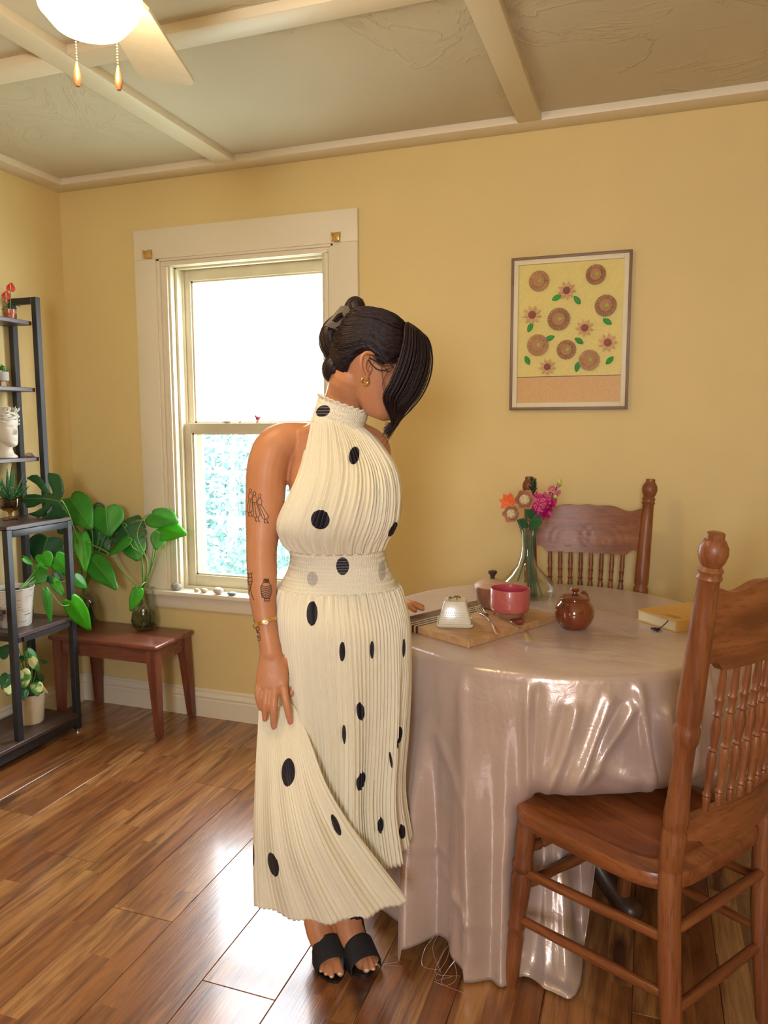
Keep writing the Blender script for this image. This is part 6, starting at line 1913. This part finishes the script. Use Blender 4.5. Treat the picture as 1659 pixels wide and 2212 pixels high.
# claw clip: a dark plate with an oval hole and black teeth
M_clip = simple('clip_taupe', (.055, .038, .034), .5, .1); M_clipb = simple('clip_black', (.012, .010, .012), .2, .1)
cl_ = MB()
co = [pl(701, 704, -.044), pl(722, 711, -.050), pl(764, 686, -.048), pl(752, 661, -.036), pl(736, 662, -.032)]
cen = sum(co, Vector()) / 5
hole = [pl(717, 694, -.045), pl(727, 698, -.048), pl(743, 687, -.047), pl(739, 675, -.041), pl(729, 680, -.040)]
V = [p + Vector((0, -.006, 0)) for p in co] + [p + Vector((0, -.006, 0)) for p in hole] + [p + Vector((0, .004, 0)) for p in co] + [p + Vector((0, .004, 0)) for p in hole]
F = []
for i in range(5):
    k = (i + 1) % 5; F += [(i, k, 5 + k, 5 + i), (10 + i, 15 + i, 15 + k, 10 + k), (i, 10 + i, 10 + k, k), (5 + i, 5 + k, 15 + k, 15 + i)]
cl_.add(V, F); cp = bp(cl_, 'hair_clip', M_clip, ang=30)
tm = MB()
for i in range(5):
    t_ = i / 4; p = pl(724 + 38 * t_, 709 - 22 * t_, -.052 + .004 * t_)
    tm.limb([p, p + Vector((.010, -.006, -.008)), p + Vector((.018, .006, -.016))], [.0035, .003, .0014], 8, 3)
bp(tm, 'clip_teeth', M_clipb, cp)

# ---- the dress
def m_dress(name, dots, rough=.6, smock=False):
    t = NT(name); tc = t.node('ShaderNodeTexCoord'); acc = None; gacc = None
    for (x, y, w, rx, rz, rot, g) in dots:
        c = pl(x, y, w); k = abs((pl(x + 10, y, w) - c).x) / 10
        s1 = t.node('ShaderNodeVectorMath', operation='SUBTRACT'); s1.inputs[1].default_value = c; t.link(tc.outputs['Object'], s1.inputs[0])
        mp = t.node('ShaderNodeMapping', vector_type='TEXTURE'); mp.inputs['Rotation'].default_value = (0, math.radians(rot), 0); mp.inputs['Scale'].default_value = (rx * k, .09, rz * k)
        t.link(s1.outputs[0], mp.inputs['Vector'])
        ln = t.node('ShaderNodeVectorMath', operation='LENGTH'); t.link(mp.outputs[0], ln.inputs[0])
        if g: gacc = ln.outputs['Value'] if gacc is None else t.math('MINIMUM', gacc, ln.outputs['Value'])
        else: acc = ln.outputs['Value'] if acc is None else t.math('MINIMUM', acc, ln.outputs['Value'])
    base = (.80, .745, .60)
    col = base
    if gacc is not None: col = t.mix(t.math('MULTIPLY', t.math('LESS_THAN', gacc, 1.0), .8), col, (.42, .39, .36))
    if acc is not None:
        dark = (.012, .009, .018)
        if smock:      # pale elastic stitches cross the printed dots
            s0 = t.node('ShaderNodeSeparateXYZ'); t.link(tc.outputs['Object'], s0.inputs[0])
            dark = t.mix(t.math('GREATER_THAN', t.math('SINE', t.math('MULTIPLY', s0.outputs['Z'], 2 * PI / .0062)), .90), dark, (.30, .27, .30))
        col = t.mix(t.math('LESS_THAN', acc, 1.0), col, dark)
    t.set(color=col, rough=rough, sheen=.0, sss=.0)
    if smock:
        v = t.coord((1, 1, 1)); sp = t.node('ShaderNodeSeparateXYZ'); t.link(v, sp.inputs[0])
        h = t.math('SINE', t.math('MULTIPLY', sp.outputs['Z'], 2 * PI / .0075))
        h2 = t.noise(t.coord((260, 60, 130)), 1.0, 2)
        t.bump(t.math('ADD', t.math('MULTIPLY', h, .12), h2), .0016, .8)
    else: t.bump(t.noise(t.coord((120, 120, 14)), 1.0, 3), .0006, .6)
    return t.m
D_BOD = [(765, 984, -.06, 11, 19, 8, 0), (693, 1121, -.10, 20.5, 21, 0, 0), (848, 1142, -.02, 8, 18, 25, 0)]
D_COL = [(697, 888, -.02, 17, 12, -18, 0)]
D_WST = [(740, 1223, -.07, 14, 20, 0, 0), (675, 1250, -.06, 12, 15, 0, 1), (825, 1229, .0, 8, 20, 0, 1)]
D_SKI = [(675, 1323, -.08, 12, 25, 0, 0), (740, 1404, -.10, 6.5, 21, 0, 0), (804, 1398, -.08, 4.5, 20, 0, 0), (871, 1388, .0, 4, 23, 0, 0), (779, 1532, -.10, 8, 21, -10, 0), (744, 1580, -.10, 4.5, 22, 0, 0), (861, 1577, .0, 8, 20, 8, 0), (844, 1620, -.03, 3.5, 21, -8, 0),
         (780, 1681, -.10, 9.5, 19, 0, 0), (822, 1775, -.08, 6.5, 17, 0, 0), (868, 1783, .0, 7, 17, -8, 0)]
D_FLP = [(623, 1667, -.14, 15, 25, 0, 0), (589, 1871, -.18, 15, 28, 0, 0), (725, 1790, -.18, 7.5, 26, -20, 0), (548, 1843, -.13, 3.5, 24, 0, 0), (770, 1978, -.17, 17, 10, -18, 0)]
dress = bp(MB().rings([[pl(740, 1183, .02) + Vector((.098 * math.cos(a), .085 * math.sin(a), dz)) for a in [2 * PI * k / 48 for k in range(48)]] for dz in (-.002, .002)], cap=False), 'dress', m_dress('dress_seam', [], .6))

def shell(name, rows, N, NV, mat, pleat, phase=0.0):
    """rows (t, yl, xl, yr, xr, wc, front, back) -> closed pleated tube; pleat(t, th) outward push"""
    def fn(i, j):
        th = 2 * PI * i; yl, xl, yr, xr, wc, bf_, bb = interp(rows, j)
        a, b = pl(xl, yl, wc), pl(xr, yr, wc); c = (a + b) / 2; h = (b - a) / 2
        ct, st2 = math.cos(th), math.sin(th)
        dep = bf_ if st2 > 0 else bb
        ex_ = .92
        p = c + h * math.copysign(abs(ct) ** ex_, ct) + Vector((0, -dep * math.copysign(abs(st2) ** ex_, st2), 0))
        nrm = Vector((ct / max(.02, h.length) , -st2 / max(.02, dep), 0)).normalized()
        return p + nrm * pleat(j, th, i)
    m = MB(); m.grid(fn, N, NV, wrap=True)
    return bp(m, name, mat, dress, ang=180, solid=.0012)
def saw(x):
    f = x - math.floor(x); return (f / .72 if f < .72 else (1 - f) / .28) * 2 - 1
rp = random.Random(5)
JIT = [rp.uniform(-.3, .3) for _ in range(400)]
bod = [(0, 899, 677, 920, 780, .03, .054, .050), (.16, 950, 668, 951, 813, .03, .072, .058), (.34, 1005, 655, 1005, 849, .022, .094, .072), (.50, 1055, 636, 1055, 862, .012, .114, .086), (.68, 1106, 611, 1108, 861, .008, .124, .092),
       (.80, 1138, 602, 1138, 853, .010, .121, .092), (.91, 1165, 612, 1165, 838, .014, .106, .088), (1.0, 1184, 627, 1184, 829, .018, .094, .083)]
shell('bodice', bod, 1080, 70, m_dress('dress_bodice', D_BOD), lambda j, th, i: (.0042 * saw(i * 84 + .25 * math.sin(j * 5 + i * 30) + .1 * JIT[int(i * 84) % 400]) + .0022 * math.sin(i * 2 * PI * 23 + 3 * j)) * (.45 + .55 * math.sin(PI * min(1, j * .9 + .1))) + .004 * math.sin(i * 2 * PI * 31) * sst(.82, .95, j))
wst = [(0, 1182, 627, 1182, 830, .018, .093, .082), (.3, 1212, 628, 1210, 834, .019, .086, .080), (.62, 1240, 618, 1236, 845, .02, .090, .084), (1.0, 1268, 600, 1268, 861, .02, .098, .092)]
shell('waistband', wst, 420, 40, m_dress('dress_smocking', D_WST, .7, True), lambda j, th, i: .0011 * math.sin(i * 2 * PI * 104 + 5 * math.sin(j * 22)) * 1.0 + .0003 * math.sin(j * 2 * PI * 11))
ski = [(0, 1264, 600, 1264, 861, .02, .098, .094), (.05, 1288, 594, 1286, 870, .02, .110, .100), (.14, 1332, 592, 1330, 882, .02, .126, .112), (.28, 1400, 598, 1396, 884, .02, .132, .122), (.45, 1490, 612, 1490, 880, .02, .132, .126),
       (.62, 1580, 626, 1580, 872, .02, .132, .126), (.82, 1700, 636, 1700, 863, .02, .138, .128), (1.0, 1815, 636, 1812, 879, .022, .150, .135)]
shell('skirt', ski, 1300, 90, m_dress('dress_skirt', D_SKI), lambda j, th, i: (.0046 * saw(i * 104 + .15 * JIT[int(i * 104) % 400]) * (.5 + .5 * j) + .010 * math.sin(i * 2 * PI * 9 + 1.1) * sst(.05, .8, j) + .006 * math.sin(i * 2 * PI * 17 + 2.2 + j) * sst(.1, .9, j)) + .003 * math.sin(i * 2 * PI * 40) * (1 - sst(.0, .12, j)))
# high collar with a ruffled top edge
def collar(i, j):
    th = 2 * PI * i; 
    lo_l, lo_r = pl(676, 906, .03), pl(781, 934, .03); hi_l, hi_r = pl(694, 850, .025), pl(794, 888, .025)
    a = lo_l.lerp(hi_l, j); b = lo_r.lerp(hi_r, j); c = (a + b) / 2; h = (b - a) / 2; dep = .054 - .003 * j
    e = .9
    p = c + h * math.copysign(abs(math.cos(th)) ** e, math.cos(th)) + Vector((0, -dep * math.copysign(abs(math.sin(th)) ** e, math.sin(th)), 0))
    nrm = Vector((math.cos(th), -math.sin(th), 0))
    rf = .0032 * math.sin(th * 26) * sst(.84, 1, j) + .0012 * math.sin(th * 70 + 4 * math.sin(j * 14)) + .0005 * math.sin(j * 34)
    sag = Vector((0, 0, -.010 * max(0, math.sin(th)) * (1 - j) - .004 * max(0, math.sin(th)) * j + .0015 * math.sin(th * 26 + 1) * sst(.84, 1, j)))
    return p + nrm * (rf + .003 * sst(.86, 1, j) + .002) + sag
m = MB(); m.grid(collar, 300, 34, wrap=True); bp(m, 'collar', m_dress('dress_collar', D_COL, .7, True), dress, ang=180, solid=.0014)
# the front of the skirt that she has gathered up in her hand and that fans out below it
LE = [(0, 1536, 559, -.066), (.10, 1590, 556, -.085), (.3, 1690, 551, -.115), (.65, 1830, 547, -.13), (1, 1952, 549, -.14)]
RE = [(0, 1520, 632, -.070), (.08, 1545, 646, -.085), (.2, 1600, 670, -.12), (.42, 1690, 704, -.145), (.62, 1765, 748, -.15), (.8, 1842, 806, -.145), (1, 1940, 882, -.13)]
def flap(i, j):
    yl, xl, wl_ = interp(LE, j); yr, xr, wr_ = interp(RE, j)
    a, b = pl(xl, yl, wl_), pl(xr, yr, wr_)
    p = a.lerp(b, i)
    bul = math.sin(PI * i)
    p += Vector((0, -.060 * bul * sst(.06, .7, j), -.006 * bul ** .8 * j ** 3 - .004 * j * i))
    pj = (.0015 * saw(i * 30 + .2 * math.sin(9 * j)) + .009 * math.sin(i * 2 * PI * 4.3 + .8) * sst(.0, .5, j)) * (.35 + .65 * j) * (1 - .3 * sst(.8, 1, j))
    p += Vector((.25, -1, 0)) * pj * (1 if .0 < i < 1.01 else 0)
    p.z += .0022 * saw(i * 30) * sst(.93, 1, j)
    return p
m = MB(); m.grid(flap, 520, 90); bp(m, 'gathered_skirt_front', m_dress('dress_front', D_FLP), dress, ang=180, solid=.0012)

# ---- shoes: black open-toed mules with pointed soles and high heels
M_suede = simple('black_suede', (.010, .010, .013), .75, .2, 200.)
M_sole = simple('black_sole', (.012, .010, .010), .4, .2)
for i in (0, 1):
    ank, ins, ball, tipw, heel, sd = legpts[i]
    shoe = MB()
    ax_ = (tipw - ball); ax_.z = 0; L_ = ax_.length; ax_.normalize(); sx = Vector((-ax_.y, ax_.x, 0))
    hb = heel - ball; hb.z = 0; 
    # pointed sole with a raised arch
    left, right = [], []
    prof = [(1.0, .003, .0), (.93, .010, .0), (.8, .019, .0), (.55, .030, .0), (.25, .036, .001), (0, .038, .003), (-.35, .033, .012), (-.8, .026, .040), (-1.3, .024, .066), (-1.75, .025, .076), (-2.05, .018, .079), (-2.15, .008, .079)]
    rings = []
    for t_, hw, z in prof:
        if t_ >= 0: c = Vector((ball.x, ball.y, 0)) + ax_ * L_ * t_
        else: c = Vector((ball.x, ball.y, 0)) + hb * (-t_ / 2.05)
        rings.append([Vector((c.x, c.y, z)) - sx * hw, Vector((c.x, c.y, z)) + sx * hw, Vector((c.x, c.y, z + .0075)) + sx * hw, Vector((c.x, c.y, z + .0075)) - sx * hw])
    shoe.rings(rings)
    hc = Vector((ball.x, ball.y, 0)) + hb * .93
    shoe.tube([Vector((hc.x, hc.y, .080)), Vector((hc.x, hc.y + .004, .05)), Vector((hc.x, hc.y - .002, .0))], [.020, .010, .0055], n=12, smooth=4)
    s_ = bp(shoe, 'shoe', M_sole, ang=50)
    # broad upper band wrapping the forefoot
    bnd = MB()
    def band(i_, j_):
        c0 = ball + ax_ * .034; c0.z = .020; c1 = ball.lerp(ins, .12)
        c = c0.lerp(c1, j_); R_s = .0380; R_t = .022 + .0150 * j_ ** .8
        zs = .006 + .002 * j_
        if i_ < .14: x_, z = -R_s, zs + (c.z - zs) * (i_ / .14)
        elif i_ > .86: x_, z = R_s, zs + (c.z - zs) * ((1 - i_) / .14)
        else:
            a = PI * (i_ - .14) / .72; x_ = -math.cos(a) * R_s; z = c.z + math.sin(a) * R_t
        k_ = math.sin(PI * i_)
        return Vector((c.x, c.y, z)) + sx * x_ + ax_ * (.003 * (1 - k_) * (1 - j_)) 
    bnd.grid(band, 40, 14); bp(bnd, 'upper_band', M_suede, s_, ang=180, solid=.0026)
